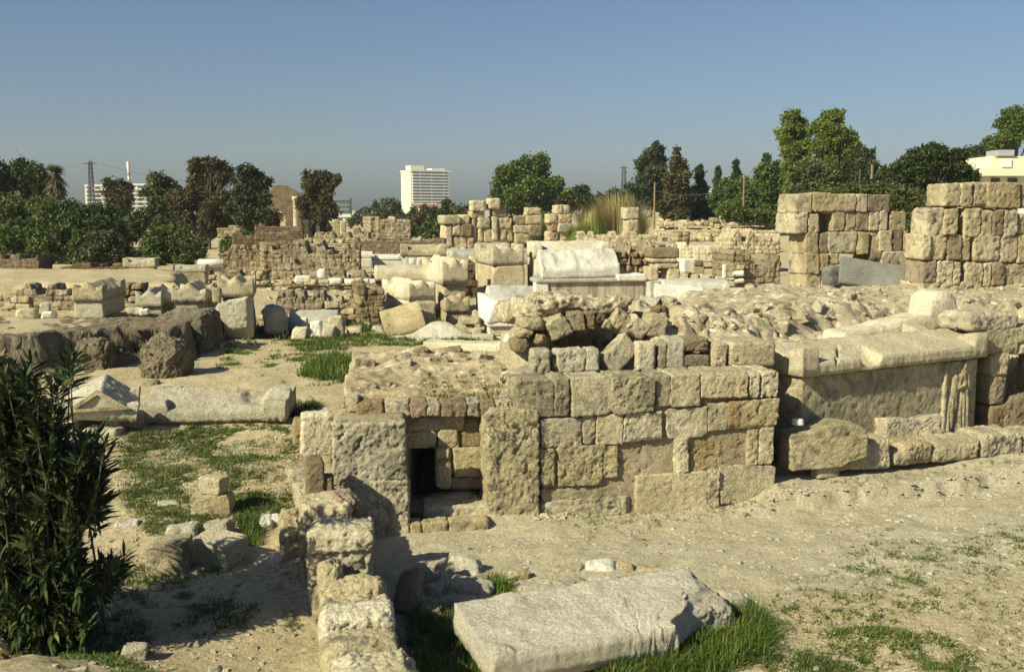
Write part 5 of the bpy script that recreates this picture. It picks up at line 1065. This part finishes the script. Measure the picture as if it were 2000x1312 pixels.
lt = "trees on the left skyline"
tree("broadleaf_tree", "dense dark broadleaf tree at the left edge of the picture", (40, 500), 62, [(20,350,60,44),(62,340,36,30),(-30,370,60,60),(40,400,70,50)], L_DARK, group=lt)
tree("broadleaf_tree", "dark green tree in front of the palm", (70, 520), 52, [(40,430,60,48),(110,425,60,48),(150,424,40,32),(-10,450,50,50)], L_SHRUB, group=lt)
tree("broadleaf_tree", "wide dark bushy tree right of the palm", (200, 520), 50, [(190,444,56,38),(240,440,46,38),(150,455,50,40),(225,470,40,34)], L_DARK, group=lt)
tree("broadleaf_tree", "low spreading dark tree with yellow tinged leaves, far left", (100, 520), 44, [(60,470,60,40),(20,490,40,34),(110,480,50,36),(150,485,30,30)], L_SHRUB, group=lt)
tree("brown_tree", "round reddish brown tree before the white apartments", (232, 500), 80, [(222,370,22,22),(238,376,20,22),(232,396,24,22),(228,415,22,20)], L_BROWN, group=lt)
tree("olive_tree", "small grey green olive tree at the edge of the sand", (202, 522), 36, [(205,486,42,30),(180,500,26,22),(232,500,26,22)], L_OLIVE, trunks=[(196,528),(212,528)], trunk=.09, group=lt, dens=.5)
tree("round_shrub", "big rounded feathery green shrub before the brown trees", (325, 528), 40, [(328,470,44,36),(300,490,34,30),(355,495,32,32),(330,510,46,22)], L_SHRUB, cat='shrub', group=lt, dens=.6)
tree("grey_green_tree", "loose grey green tree left of the tall brown tree", (318, 500), 66, [(312,352,22,20),(300,375,26,22),(330,370,20,24),(315,405,32,26),(320,435,30,26)], L_OLIVE, group=lt, dens=.3)
tree("brown_tree", "tall brown leaved tree with bare forked trunks, left of centre", (408, 495), 64, [(412,330,40,22),(390,345,26,22),(440,345,24,20),(360,390,34,26),(400,380,34,24),(430,400,40,30),(370,430,36,22),(420,440,40,22)], L_BROWN, trunks=[(412,496),(398,494),(370,480)], trunk=.13, group=lt, dens=.36)
tree("grey_green_tree", "airy dark green tree right of the tall brown tree", (470, 492), 62, [(490,340,26,18),(508,355,26,18),(475,370,30,24),(500,388,34,24),(470,410,36,26),(500,425,30,24)], L_PINE, trunks=[(462,496)], trunk=.12, group=lt, dens=.3)
tree("brown_tree", "low brown leaved tree under the monumental arch", (500, 470), 72, [(512,432,32,20),(480,440,26,18),(530,425,22,16)], L_BROWN, group=lt)
tree("brown_tree", "upright dark brown tree right of the monumental arch", (622, 470), 74, [(606,360,20,24),(632,358,22,26),(655,352,12,14),(600,400,20,28),(630,405,30,36),(622,440,26,24)], L_BROWN, group=lt, dens=.5)
tree("shrub", "dark green shrub on the low wall under the airy tree", (480, 485), 46, [(470,474,34,16),(500,478,26,12),(445,480,20,14)], L_GREEN, cat='shrub', group=lt)
tree("shrub", "dark undergrowth behind the pale sarcophagus at far left", (280, 525), 38, [(262,505,22,18),(300,518,30,16),(385,485,26,20)], L_SHRUB, cat='shrub', group=lt)
tree("shrub", "dark undergrowth between the left edge trees", (60, 525), 40, [(20,510,40,18),(90,512,40,14),(150,515,30,12)], L_DARK, cat='shrub', group=lt)
mt_ = "trees and bushes around the tower"
tree("cypress_tree", "small dark cypress left of the apartment tower", (735, 440), 150, [(735,408,6,18),(735,425,9,16)], L_CYP, cat='cypress', group=mt_, dens=.7)
tree("broadleaf_tree", "small grey green tree in front of the tower's left edge", (760, 440), 140, [(762,405,18,15),(752,420,16,14),(775,422,16,12)], L_OLIVE, group=mt_)
tree("shrub", "dark rounded bush below the tower", (803, 440), 110, [(803,425,16,18),(795,440,16,14),(815,440,14,14)], L_CYP, cat='shrub', group=mt_)
tree("brown_tree", "brownish thin twigged bush right under the red roofed house", (840, 445), 110, [(835,420,28,18),(880,408,14,20),(850,438,30,14)], L_BROWN, cat='shrub', group=mt_, dens=.3)
tree("cypress_tree", "narrow dark cypress right of the tower foot", (869, 445), 100, [(869,402,5,18),(868,425,8,22)], L_CYP, cat='cypress', group=mt_, dens=.8)
tree("cypress_tree", "broad low cypress before the red roofed house", (848, 455), 90, [(848,425,8,24),(846,446,14,18)], L_CYP, cat='cypress', group=mt_, dens=.7)
tree("shrub", "green shrubs left of the ashlar pier row", (820, 458), 80, [(800,450,20,14),(835,452,22,16),(860,448,14,18),(905,412,24,10)], L_SHRUB, cat='shrub', group=mt_)
tree("shrub", "hazy grey green hedge right of the office block", (700, 445), 160, [(698,425,18,10),(720,430,20,12),(685,436,14,8)], L_OLIVE, cat='shrub', group=mt_)
tree("broadleaf_tree", "bushy grey green tree left of the small cypress", (716, 440), 190, [(716,412,12,10),(705,420,14,9)], L_OLIVE, group=mt_)
tree("umbrella_tree", "dense dark green rounded tree right of centre", (1030, 445), 92, [(1040,330,30,32),(995,345,30,30),(1020,370,50,36),(1065,370,34,30),(1090,385,30,26),(1000,390,34,30),(1050,405,60,24),(975,370,16,40)], L_GREEN, group=mt_, dens=.5)
tree("broadleaf_tree", "small dark tree attached right of the dense rounded tree", (1135, 415), 100, [(1130,382,26,18),(1148,388,14,14),(1115,400,20,14)], L_DARK, group=mt_)
tree("shrub", "faint grey bush at the skyline between reeds and dark tree", (1190, 405), 120, [(1192,382,18,10),(1210,388,22,12),(1170,392,18,12),(1235,395,24,16),(1150,400,20,12)], L_OLIVE, cat='shrub', group=mt_, dens=.4)
tree("shrub", "brown dead bush atop the slim pier of blocks", (1100, 405), 64, [(1108,395,22,9),(1125,402,18,8)], L_BROWN, cat='shrub', group=mt_, dens=.3)
rt_ = "trees on the right skyline"
tree("pine_tree", "ragged dark pine behind the reeds", (1270, 420), 84, [(1278,298,20,18),(1265,320,24,18),(1290,325,18,22),(1262,352,34,22),(1240,372,22,16),(1280,385,36,26)], L_PINE, group=rt_, dens=.34)
tree("conifer", "brown dying conifer right of the ragged pine", (1322, 430), 72, [(1322,298,9,16),(1322,325,18,22),(1324,355,26,26),(1322,390,34,30),(1320,415,34,16)], L_BROWN, cat='conifer', group=rt_, dens=.5)
tree("conifer", "narrow dark conifer right of the brown conifer", (1365, 430), 74, [(1365,345,9,22),(1364,375,15,24),(1362,405,22,22),(1385,410,16,18)], L_CYP, cat='conifer', group=rt_, dens=.55)
tree("cypress_tree", "leftmost slim cypress tip above the right shrubs", (1403, 405), 100, [(1403,336,4,14),(1402,358,7,18)], L_CYP, cat='cypress', group=rt_, dens=.9)
tree("cypress_tree", "middle slim cypress tip above the right shrubs", (1437, 405), 100, [(1437,322,4.5,15),(1437,350,8,22)], L_CYP, cat='cypress', group=rt_, dens=.9)
tree("cypress_tree", "short blunt cypress tip left of the bright eucalyptus", (1497, 405), 100, [(1498,312,7,14),(1497,330,8,14)], L_CYP, cat='cypress', group=rt_, dens=.9)
tree("broadleaf_tree", "green bushy tree between the cypress tips", (1430, 430), 70, [(1430,370,30,22),(1405,385,28,20),(1460,375,28,24),(1440,400,44,24)], L_GREEN, group=rt_)
tree("broadleaf_tree", "mid green tree mass left of the bright eucalyptus", (1500, 435), 66, [(1495,355,34,30),(1525,350,30,34),(1480,385,40,26),(1520,395,40,30),(1455,410,50,22)], L_GREEN, group=rt_, dens=.5)
tree("shrub", "low dark shrubs at the foot of the right tree mass", (1440, 430), 62, [(1420,415,36,14),(1470,420,40,14),(1510,425,30,14),(1560,400,40,24)], L_SHRUB, cat='shrub', group=rt_)
tree("eucalyptus_tree", "bright leafy eucalyptus, left of the tall pair", (1555, 430), 60, [(1550,232,22,18),(1540,262,26,26),(1562,258,20,22),(1555,292,30,22),(1550,325,34,24),(1560,360,30,24)], L_EUC, group=rt_, dens=.42)
tree("eucalyptus_tree", "bright leafy eucalyptus, taller right one of the pair", (1625, 430), 58, [(1628,232,22,20),(1605,250,24,20),(1635,262,30,24),(1600,280,22,22),(1640,295,40,26),(1620,325,40,26),(1660,270,12,16)], L_EUC, group=rt_, dens=.42)
tree("broadleaf_tree", "yellow brown leaved tree under the eucalyptus pair", (1590, 430), 52, [(1580,345,34,26),(1610,350,30,24),(1570,375,30,20),(1550,395,26,20)], L_OLIVE, group=rt_)
tree("pine_tree", "dark pine behind the right eucalyptus", (1665, 420), 66, [(1662,272,14,16),(1672,300,18,20),(1650,335,34,30),(1690,325,24,24),(1680,355,36,26)], L_PINE, group=rt_)
tree("conifer", "dark feathery conifer with a level top right of the eucalyptus", (1692, 400), 54, [(1694,302,14,14),(1694,325,24,18),(1690,350,30,20)], L_PINE, cat='conifer', group=rt_)
tree("broadleaf_tree", "broad dark leafed tree mass behind the gap of the piers", (1800, 450), 40, [(1810,315,44,28),(1770,330,34,26),(1850,320,44,26),(1740,350,34,26),(1800,360,60,34),(1860,355,50,30),(1720,375,30,24),(1790,400,50,30)], L_DARK, group=rt_, dens=.5)
tree("shrub", "grey twiggy bush in the gap between the two piers", (1790, 440), 32, [(1760,390,44,28),(1800,410,40,26),(1840,400,36,30)], L_OLIVE, cat='shrub', group=rt_, dens=.32)
tree("shrub", "dark green bush right behind the stepped pier", (1720, 440), 30, [(1690,375,50,16),(1640,376,40,12),(1740,395,26,20),(1790,440,40,16)], L_SHRUB, cat='shrub', group=rt_, dens=.5)
tree("broadleaf_tree", "dark tree behind the cream house", (1920, 440), 78, [(1890,305,40,22),(1930,300,40,22),(1960,300,30,24),(1880,330,30,26)], L_DARK, group=rt_)
tree("broadleaf_tree", "bright green tall tree at the right edge", (1990, 440), 70, [(1985,235,32,28),(2010,250,40,40),(1960,272,28,16),(1935,282,22,12)], L_GREEN, group=rt_)
# palm
def palm():
    d = 57.; p = D(110, 500, d); s = d/F; rt = thing("fan_palm", "shaggy fan palm with a skirt of dead fronds, left skyline", "palm", p, lt); c = D(108, 340, d)-p; rs = np.random.RandomState(5)
    obj('trunk', *tube([0,0,-1], c, .22, .2, 8), BARK, rt)
    for nm, n, m, lo, hi in (('crown', 90, L_GREEN, -.1, 1.), ('dead_fronds', 110, leaf_mat("dead_frond", (.11,.085,.045), (.20,.165,.09)), -1.0, -.55)):
        V = []
        for k in range(n):
            a = rs.rand()*6.28; e = rs.uniform(lo, hi)*1.25; dirv = np.array([math.cos(a)*math.cos(e), math.sin(a)*math.cos(e), math.sin(e)]); L_ = (22 if lo > -.5 else 30)*s*rs.uniform(.7, 1.1); o_ = c - [0,0, 0 if lo > -.5 else rs.uniform(-8, 26)*s]
            sd_ = np.cross(dirv, [0,0,1.]); sd_ /= np.linalg.norm(sd_)+1e-6
            for f in np.linspace(-.5, .5, 5):
                tip = o_ + (dirv + sd_*f*.9)*L_ - [0,0,.25*L_*abs(f)]; b0 = o_ + dirv*L_*.35; w = sd_*L_*.06; V += [b0-w, b0+w, tip+w*.2, tip-w*.2]
        V = np.array(V); obj(nm, V, np.arange(len(V)).reshape(-1, 4), m, rt, smooth=False)
palm()
# reeds
def blades(pts, hgt, wid, seed, lean=.35, seg=2, curl=.5):
    rs = np.random.RandomState(seed); n = len(pts); hh = hgt*rs.uniform(.5, 1.15, n) if np.isscalar(hgt) else hgt; a = rs.rand(n)*6.283; dv = np.stack([np.cos(a), np.sin(a), np.zeros(n)], -1); sv = np.stack([-np.sin(a), np.cos(a), np.zeros(n)], -1); ln = (rs.rand(n)*lean)[:, None]
    V = []; 
    for k in range(seg+1):
        t = k/seg; c = pts + dv*ln*hh[:, None]*(t + curl*t*t) + np.array([0,0,1.])*(hh*(t - .28*t*t*ln[:, 0]*2))[:, None]; w = wid*(1-.82*t); V += [c - sv*w/2, c + sv*w/2]
    V = np.stack(V, 1); m = V.shape[1]; Q = np.concatenate([np.stack([np.arange(n)*m+2*k, np.arange(n)*m+2*k+1, np.arange(n)*m+2*k+3, np.arange(n)*m+2*k+2], -1) for k in range(seg)]); return V.reshape(-1, 3), Q
def reeds(label, uv, d, n, hgt, m, seed):
    rs = np.random.RandomState(seed); p = D(uv[0], uv[3], d); w = (uv[2]-uv[0])/F*d; x = rs.rand(n)*w; y = rs.rand(n)*4; prof = np.interp(x/w, [0, .3, .55, .8, 1], [.55, .8, 1, .95, .5]); pts = np.stack([x, y, h(p[0]+x, p[1]+y)-p[2]], -1)
    V, Q = blades(pts, hgt*prof*rs.uniform(.6, 1.1, n), .05, seed, lean=.34, seg=4, curl=1.2); o = obj("reed_clump", V, Q, m, smooth=False); o.location = [float(q) for q in p]; tag(o, label, "reeds", "reeds beyond the ruins")
reeds("tall straw coloured reed clump on the bank", (1122, 380, 1262, 462), 52, 5200, 3.0, DRYG, 1); reeds("greener low reeds at the left foot of the straw clump", (1105, 420, 1190, 468), 50, 2500, 1.9, L_EUC, 2); reeds("grass growing behind the ashlar pier row", (990, 395, 1090, 435), 70, 900, 2.3, L_EUC, 3)
# ------------------------------------------------------------------ oleander
def oleander():
    p = G(95, 1262); rt = thing("oleander_bush", "big dark oleander bush with long narrow leaves, lower left", "bush", p); rs = np.random.RandomState(12); y = p[1]; LV = []; LQ = []; mb = []; dead = []
    OL = leaf_mat("oleander_leaf", (.018,.036,.012), (.060,.085,.030), .12, (.17,.16,.05)); OLP = leaf_mat("oleander_pod", (.09,.035,.03), (.15,.07,.05), .1); OS = flat_mat("oleander_stem", (.13,.11,.07), .85, var=.3)
    def leaf(o, dirv, L_, w, store, droop=.25):
        sv = np.cross(dirv, [0,0,1.]); nn = np.linalg.norm(sv); sv = sv/nn if nn > 1e-3 else np.array([1.,0,0]); sv = sv*math.cos(rs.uniform(-.7,.7)) + np.cross(dirv, sv)*math.sin(rs.uniform(-.7,.7)); pr = [0, .3, .65, 1]; ww = [.25, 1, .85, .05]
        r = []
        for t, k in zip(pr, ww): c = o + dirv*L_*t - np.array([0,0,1.])*droop*L_*t*t; r += [c - sv*w*k/2, c + sv*w*k/2]
        store.append(np.array(r))
    tips = []
    # outline read from the photo: lobes of the bush
    lob = [(15,775,65,50,36),(40,840,80,55,56),(95,895,85,60,66),(90,960,105,70,90),(150,940,50,50,30),(40,1040,105,80,90),(60,1120,110,80,100),(130,1120,60,55,40),(30,1200,110,60,80),(115,1205,60,45,46),(60,1240,100,24,50),(0,730,40,30,10),(205,1110,25,30,8),(-60,900,80,160,80),(-60,1120,80,120,60),(142,715,12,16,3)]
    for u, v, ru, rv, n in lob:
        for k in range(int(n*.9)):
            a = rs.rand()*6.283; q = math.sqrt(rs.rand()); tips.append(D(u+ru*q*math.cos(a), v+rv*q*math.sin(a), y + rs.uniform(-.35, .5))-p)
    for u, v in [(146,700),(128,735),(136,718),(112,752),(60,705),(25,725),(190,850),(205,900),(240,1090),(200,980),(235,1110),(100,760),(20,1140),(60,1180),(205,870),(190,1010)]: tips.append(D(u, v, y + rs.uniform(-.3, .1))-p)
    for t in tips:
        t[2] = max(t[2], .12); b0 = np.array([rs.uniform(-.3, .3), rs.uniform(-.25, .35), -.05]); mid = b0*.4 + t*.6 + [0,0,.12*abs(t[0])]; mb += ([tube(b0, mid, .010, .007, 4)] if rs.rand() < .22 else []) + [tube(mid + (t-mid)*.3, t, .006, .003, 4)]
        ax = t-mid; ax /= np.linalg.norm(ax); ax = ax*.7 + np.array([0,0,.55]); ax /= np.linalg.norm(ax); n = rs.randint(20, 30)
        e1 = np.cross(ax, [.3,.5,.2]); e1 /= np.linalg.norm(e1); e2 = np.cross(ax, e1)
        for k in range(n):
            f = k/n; a = k*2.1 + rs.rand()*.5; tilt = 1.25 - .85*f + rs.uniform(-.2, .2); dv = ax*math.cos(tilt) + (e1*math.cos(a)+e2*math.sin(a))*math.sin(tilt); leaf(t + ax*(.16*f-.13), dv, rs.uniform(.11, .20)*(1.05-.3*f), rs.uniform(.017, .027), LV, rs.uniform(.05, .35))
        if rs.rand() < .16:
            for k in range(3): leaf(t, np.array([rs.uniform(-.3,.3), rs.uniform(-.3,.3), -1]), rs.uniform(.09, .17), .009, dead, 0)
    V = np.concatenate(LV+dead); n = len(LV)+len(dead); Q = np.concatenate([np.stack([np.arange(n)*8+2*k, np.arange(n)*8+2*k+1, np.arange(n)*8+2*k+3, np.arange(n)*8+2*k+2], -1) for k in range(3)])
    fo = obj('foliage', V, Q, OL, rt); fo.data.materials.append(OLP); fo.data.polygons.foreach_set('material_index', np.tile((np.arange(n) >= len(LV)).astype(np.int32), 3))
    obj('stems', *join(mb), OS, rt)
oleander()
# ------------------------------------------------------------------ grass, weeds, pebbles
from mathutils import noise as _mn
def zone(poly, n, seed, thr=None, sc=1.2, zf=None):
    P_ = np.array([G(u, v) if zf is None else D(u, v, zf) for u, v in poly])[:, :2]; lo, hi = P_.min(0), P_.max(0); rs = np.random.RandomState(seed); out = np.zeros((0, 2)); tries = 0
    while len(out) < n and tries < 60:
        tries += 1; q = lo + rs.rand(n*2, 2)*(hi-lo); ins = np.zeros(len(q), bool); j = len(P_)-1
        for i in range(len(P_)):
            xi, yi = P_[i]; xj, yj = P_[j]; c = ((yi > q[:, 1]) != (yj > q[:, 1])) & (q[:, 0] < (xj-xi)*(q[:, 1]-yi)/(yj-yi+1e-12)+xi); ins ^= c; j = i
        if thr is not None: ins &= (fbm(xy0(q[:, 0]+seed*3.7, q[:, 1], sc), 4) + .35*fbm(xy0(q[:, 0], q[:, 1]+seed, sc*5), 2)) > thr
        out = np.concatenate([out, q[ins]])
    out = out[:n]; return np.column_stack([out, h(out[:, 0], out[:, 1])])
def tufts(pts, per, spread, hgt, wid, seed, lean):
    rs = np.random.RandomState(seed); q = np.repeat(pts, per, 0); q[:, :2] += rs.normal(size=(len(q), 2))*spread; q[:, 2] = np.repeat(pts[:, 2], per) - .004; s_ = np.repeat(rs.uniform(.5, 1.3, len(pts)), per)*rs.uniform(.6, 1.2, len(q)); return blades(q, hgt*s_, wid, seed, lean=lean)
def veg(name, specs, m):
    V, Q = join([tufts(*s) for s in specs]); o = obj(name, V, Q, m, smooth=False); o['kind'] = 'stuff'; return o
Zyard = [(250,835),(565,835),(585,900),(565,1000),(480,1030),(300,1050),(230,960)]; Zlow = [(230,1010),(380,1000),(560,1110),(600,1312),(100,1312),(150,1120)]
Zright = [(1560,1130),(2000,1030),(2040,1330),(1320,1330)]; Zr2 = [(1150,1040),(2000,960),(2000,1060),(1560,1140)]
veg("yard_weeds", [(zone(Zyard, 1900, 1, .02, 1.3), 9, .03, .042, .012, 1, 1.4), (zone(Zyard, 1600, 2, -.3, .9), 7, .035, .030, .010, 2, 1.6), (zone(Zlow, 1000, 3, .05, 1.3), 9, .025, .035, .010, 3, 1.5), (zone([(470,962),(520,965),(515,1000),(465,1005)], 70, 4), 10, .03, .06, .012, 4, 1.2), (zone([(462,1012),(515,1015),(505,1070),(470,1060)], 90, 5), 12, .025, .09, .010, 5, .9),
     (zone([(300,832),(560,828),(575,850),(300,860)], 120, 6, .0, 2), 10, .03, .05, .013, 6, 1.4), (zone([(560,790),(620,785),(610,815),(565,815)], 80, 7), 12, .04, .09, .018, 7, 1.3), (zone([(800,960),(945,958),(945,1000),(805,1010)], 80, 8, .05, 3), 10, .03, .045, .014, 8, 1.5), (zone([(230,800),(140,770),(100,850),(250,880)], 60, 9), 9, .04, .06, .014, 9, 1.4)], WEED)
veg("path_weeds", [(zone(Zright, 330, 11, .12, 1.6), 10, .022, .035, .010, 11, 1.5), (zone(Zright, 900, 12, -.25, 1.1), 5, .012, .03, .006, 12, 1.2), (zone(Zr2, 60, 13, .15, 1.3), 11, .025, .03, .009, 13, 1.6), (zone([(1500,1230),(1900,1240),(1900,1330),(1350,1330)], 330, 14, .05, 1.6), 10, .03, .05, .009, 14, 1.4), (zone([(1100,1010),(1500,975),(1520,1000),(1150,1050)], 30, 15), 8, .02, .04, .008, 15, 1.2)], WEED)
def gz(poly, n, s, thr=None): return zone(poly, n, s, thr, 2.5)
cl = np.concatenate([gz([(1250,1330),(1290,1272),(1380,1236),(1460,1190),(1512,1240),(1490,1292),(1380,1315)], 480, 21), gz([(1170,1318),(1290,1280),(1300,1310),(1210,1335)], 110, 25)])
veg("foreground_grass", [(cl, 11, .045, .135, .0075, 21, .95), (gz([(800,1180),(875,1190),(950,1312),(800,1330)], 200, 22), 12, .035, .13, .008, 22, .9), (gz([(945,1120),(985,1130),(1000,1165),(960,1165)], 40, 23), 10, .025, .10, .008, 23, .8), (gz([(960,1300),(1240,1240),(1300,1330),(960,1330)], 90, 24, .1), 10, .03, .07, .008, 24, 1.1)], GRASS)
veg("middle_grass", [(zone([(440,662),(560,656),(760,652),(950,664),(960,672),(700,676),(600,690),(440,694)], 900, 31, .1, .8), 8, .07, .08, .022, 31, 1.2), (zone([(592,735),(600,712),(650,696),(725,705),(735,735),(690,748),(640,748)], 420, 32), 10, .06, .16, .018, 32, .9), (zone([(440,690),(620,690),(760,720),(600,760),(430,720)], 260, 33, .3, 1.2), 8, .05, .05, .02, 33, 1.4), (zone([(780,622),(895,622),(895,648),(780,648)], 200, 34), 9, .07, .16, .025, 34, 1.1), (zone([(505,640),(570,640),(570,662),(505,662)], 200, 35), 9, .07, .13, .025, 35, 1.1), (zone([(675,632),(720,632),(720,650),(675,650)], 120, 36), 9, .07, .13, .03, 36, 1.1)], GRASS)
def on(z, poly, n, s): 
    P_ = np.array([ray(u, v) for u, v in poly]); P_ = np.array([[r[0]*(z-CAMZ)/r[2], r[1]*(z-CAMZ)/r[2]] for r in P_]); lo, hi = P_.min(0), P_.max(0); q = lo + np.random.RandomState(s).rand(n, 2)*(hi-lo); return np.column_stack([q, np.full(n, z)])
veg("roof_weeds", [(on(1.25, [(1100,655),(1195,655),(1195,682),(1100,682)], 150, 41), 9, .03, .05, .018, 41, 1.4), (on(1.30, [(830,745),(990,735),(990,775),(830,780)], 60, 42), 7, .03, .04, .012, 42, 1.4), (on(1.24, [(1530,648),(1660,652),(1660,672),(1540,670)], 110, 43), 8, .05, .07, .02, 43, 1.1)], WEED)
def pebbles(name, pts, r0, r1, m, seed, emb=.25):
    rs = np.random.RandomState(seed); n = len(pts); base = np.array([(-1,-1,-.3),(1,-1,-.3),(1,1,-.3),(-1,1,-.3),(-.7,-.7,.6),(.7,-.7,.6),(.7,.7,.6),(-.7,.7,.6)]); q = np.array([(0,1,5,4),(1,2,6,5),(2,3,7,6),(3,0,4,7),(4,5,6,7)])
    r = r0*(r1/r0)**(rs.rand(n)**2.2); a = rs.rand(n)*6.28; c, s = np.cos(a), np.sin(a); B = base[None]*(1+.35*rs.uniform(-1, 1, (n, 8, 3)))*(r[:, None, None]*np.array([1, .75, .6])); B = B*(1+.5*rs.uniform(-.6, .6, (n, 1, 3)))
    X_ = B[..., 0]*c[:, None]-B[..., 1]*s[:, None]; Y_ = B[..., 0]*s[:, None]+B[..., 1]*c[:, None]; V = np.stack([X_, Y_, B[..., 2]], -1) + pts[:, None]; Q_ = (q[None] + (np.arange(n)*8)[:, None, None]).reshape(-1, 4)
    o = obj(name, V.reshape(-1, 3), Q_, m, smooth=False); o['kind'] = 'stuff'
pebbles("path_gravel", np.concatenate([zone([(800,1060),(1500,975),(2050,920),(2050,1330),(1000,1330)], 3200, 51), zone([(1500,950),(2050,900),(2050,960),(1500,1000)], 700, 52)]), .004, .030, PALE, 51)
pebbles("yard_gravel", np.concatenate([zone(Zlow, 1500, 53), zone(Zyard, 900, 54), zone([(560,860),(590,860),(610,1250),(540,1200)], 500, 55)]), .005, .028, LIME, 52)
pebbles("sand_gravel", np.concatenate([zone([(430,680),(980,690),(700,800),(560,800),(400,760)], 900, 56), zone([(500,545),(900,560),(700,572),(500,572)], 500, 57)]), .008, .03, LIME, 53)
rs = np.random.RandomState(77); q = np.column_stack([rs.uniform(.3, 11, 1700), rs.uniform(10.5, 18, 1700)]); q = q[(q[:, 1] > yfront(q[:, 0])+.1)]; zz = mound_h(q[:, 0], q[:, 1]); k = zz > .9
pebbles("mound_rubble", np.column_stack([q[k], zz[k]-.005]), .010, .10, RUBBLE, 54)
q = np.column_stack([rs.uniform(-.95, .95, 260), rs.uniform(-.95, .95, 260)]); zz = roof_top(q[:, 0], q[:, 1]); v_ = rot(np.column_stack([q, zz]), 6) + [-.78, 11.10, 1.045]; pebbles("roof_rubble_chips", v_, .008, .045, LIMEG, 55)
q = zone([(520,548),(900,548),(900,640),(520,600)], 330, 58, .1, .5); pebbles("ruin_rubble", q, .04, .20, LIMEG, 56)
q = zone([(1280,430),(1520,430),(1520,560),(1300,540)], 700, 59, .0, .3); pebbles("bank_rubble", q, .06, .30, LIME, 57)
q = zone([(430,470),(870,470),(870,545),(430,540)], 420, 60, .1, .3); pebbles("far_rubble", q, .06, .28, MASON, 58)
# ------------------------------------------------------------------ thin summer haze
def haze():
    V, Q = cbox(-700, 700, -40, 1000, -3, 62); m = bpy.data.materials.new("haze_air"); m.use_nodes = True; n = m.node_tree.nodes; n.remove(n["Principled BSDF"])
    v = n.new("ShaderNodeVolumePrincipled"); v.inputs['Color'].default_value = (.80, .88, .97, 1); v.inputs['Density'].default_value = .00028; v.inputs['Anisotropy'].default_value = 0
    m.node_tree.links.new(v.outputs[0], n["Material Output"].inputs['Volume']); o = obj("haze", V, Q, m, smooth=False); o['kind'] = 'stuff'
haze()
rs = np.random.RandomState(91); s_ = rs.uniform(-.1, 2.6, 420); o_ = np.abs(rs.normal(size=420))*.14; q = A[:2] + fw.t[:2]*s_[:, None] + fw.n[:2]*(o_+.02)[:, None]
s2 = rs.uniform(0, 3.2, 320); o2 = np.abs(rs.normal(size=320))*.16; q2 = np.array([3.15, 10.48]) + fk.t[:2]*s2[:, None] + fk.n[:2]*(o2+.02)[:, None]; q = np.concatenate([q, q2])
pebbles("wall_foot_gravel", np.column_stack([q, h(q[:, 0], q[:, 1])]), .006, .045, LIMEG, 61)
veg("wall_foot_weeds", [(np.column_stack([q[::14], h(q[::14, 0], q[::14, 1])]), 7, .02, .05, .008, 62, 1.1)], WEED)
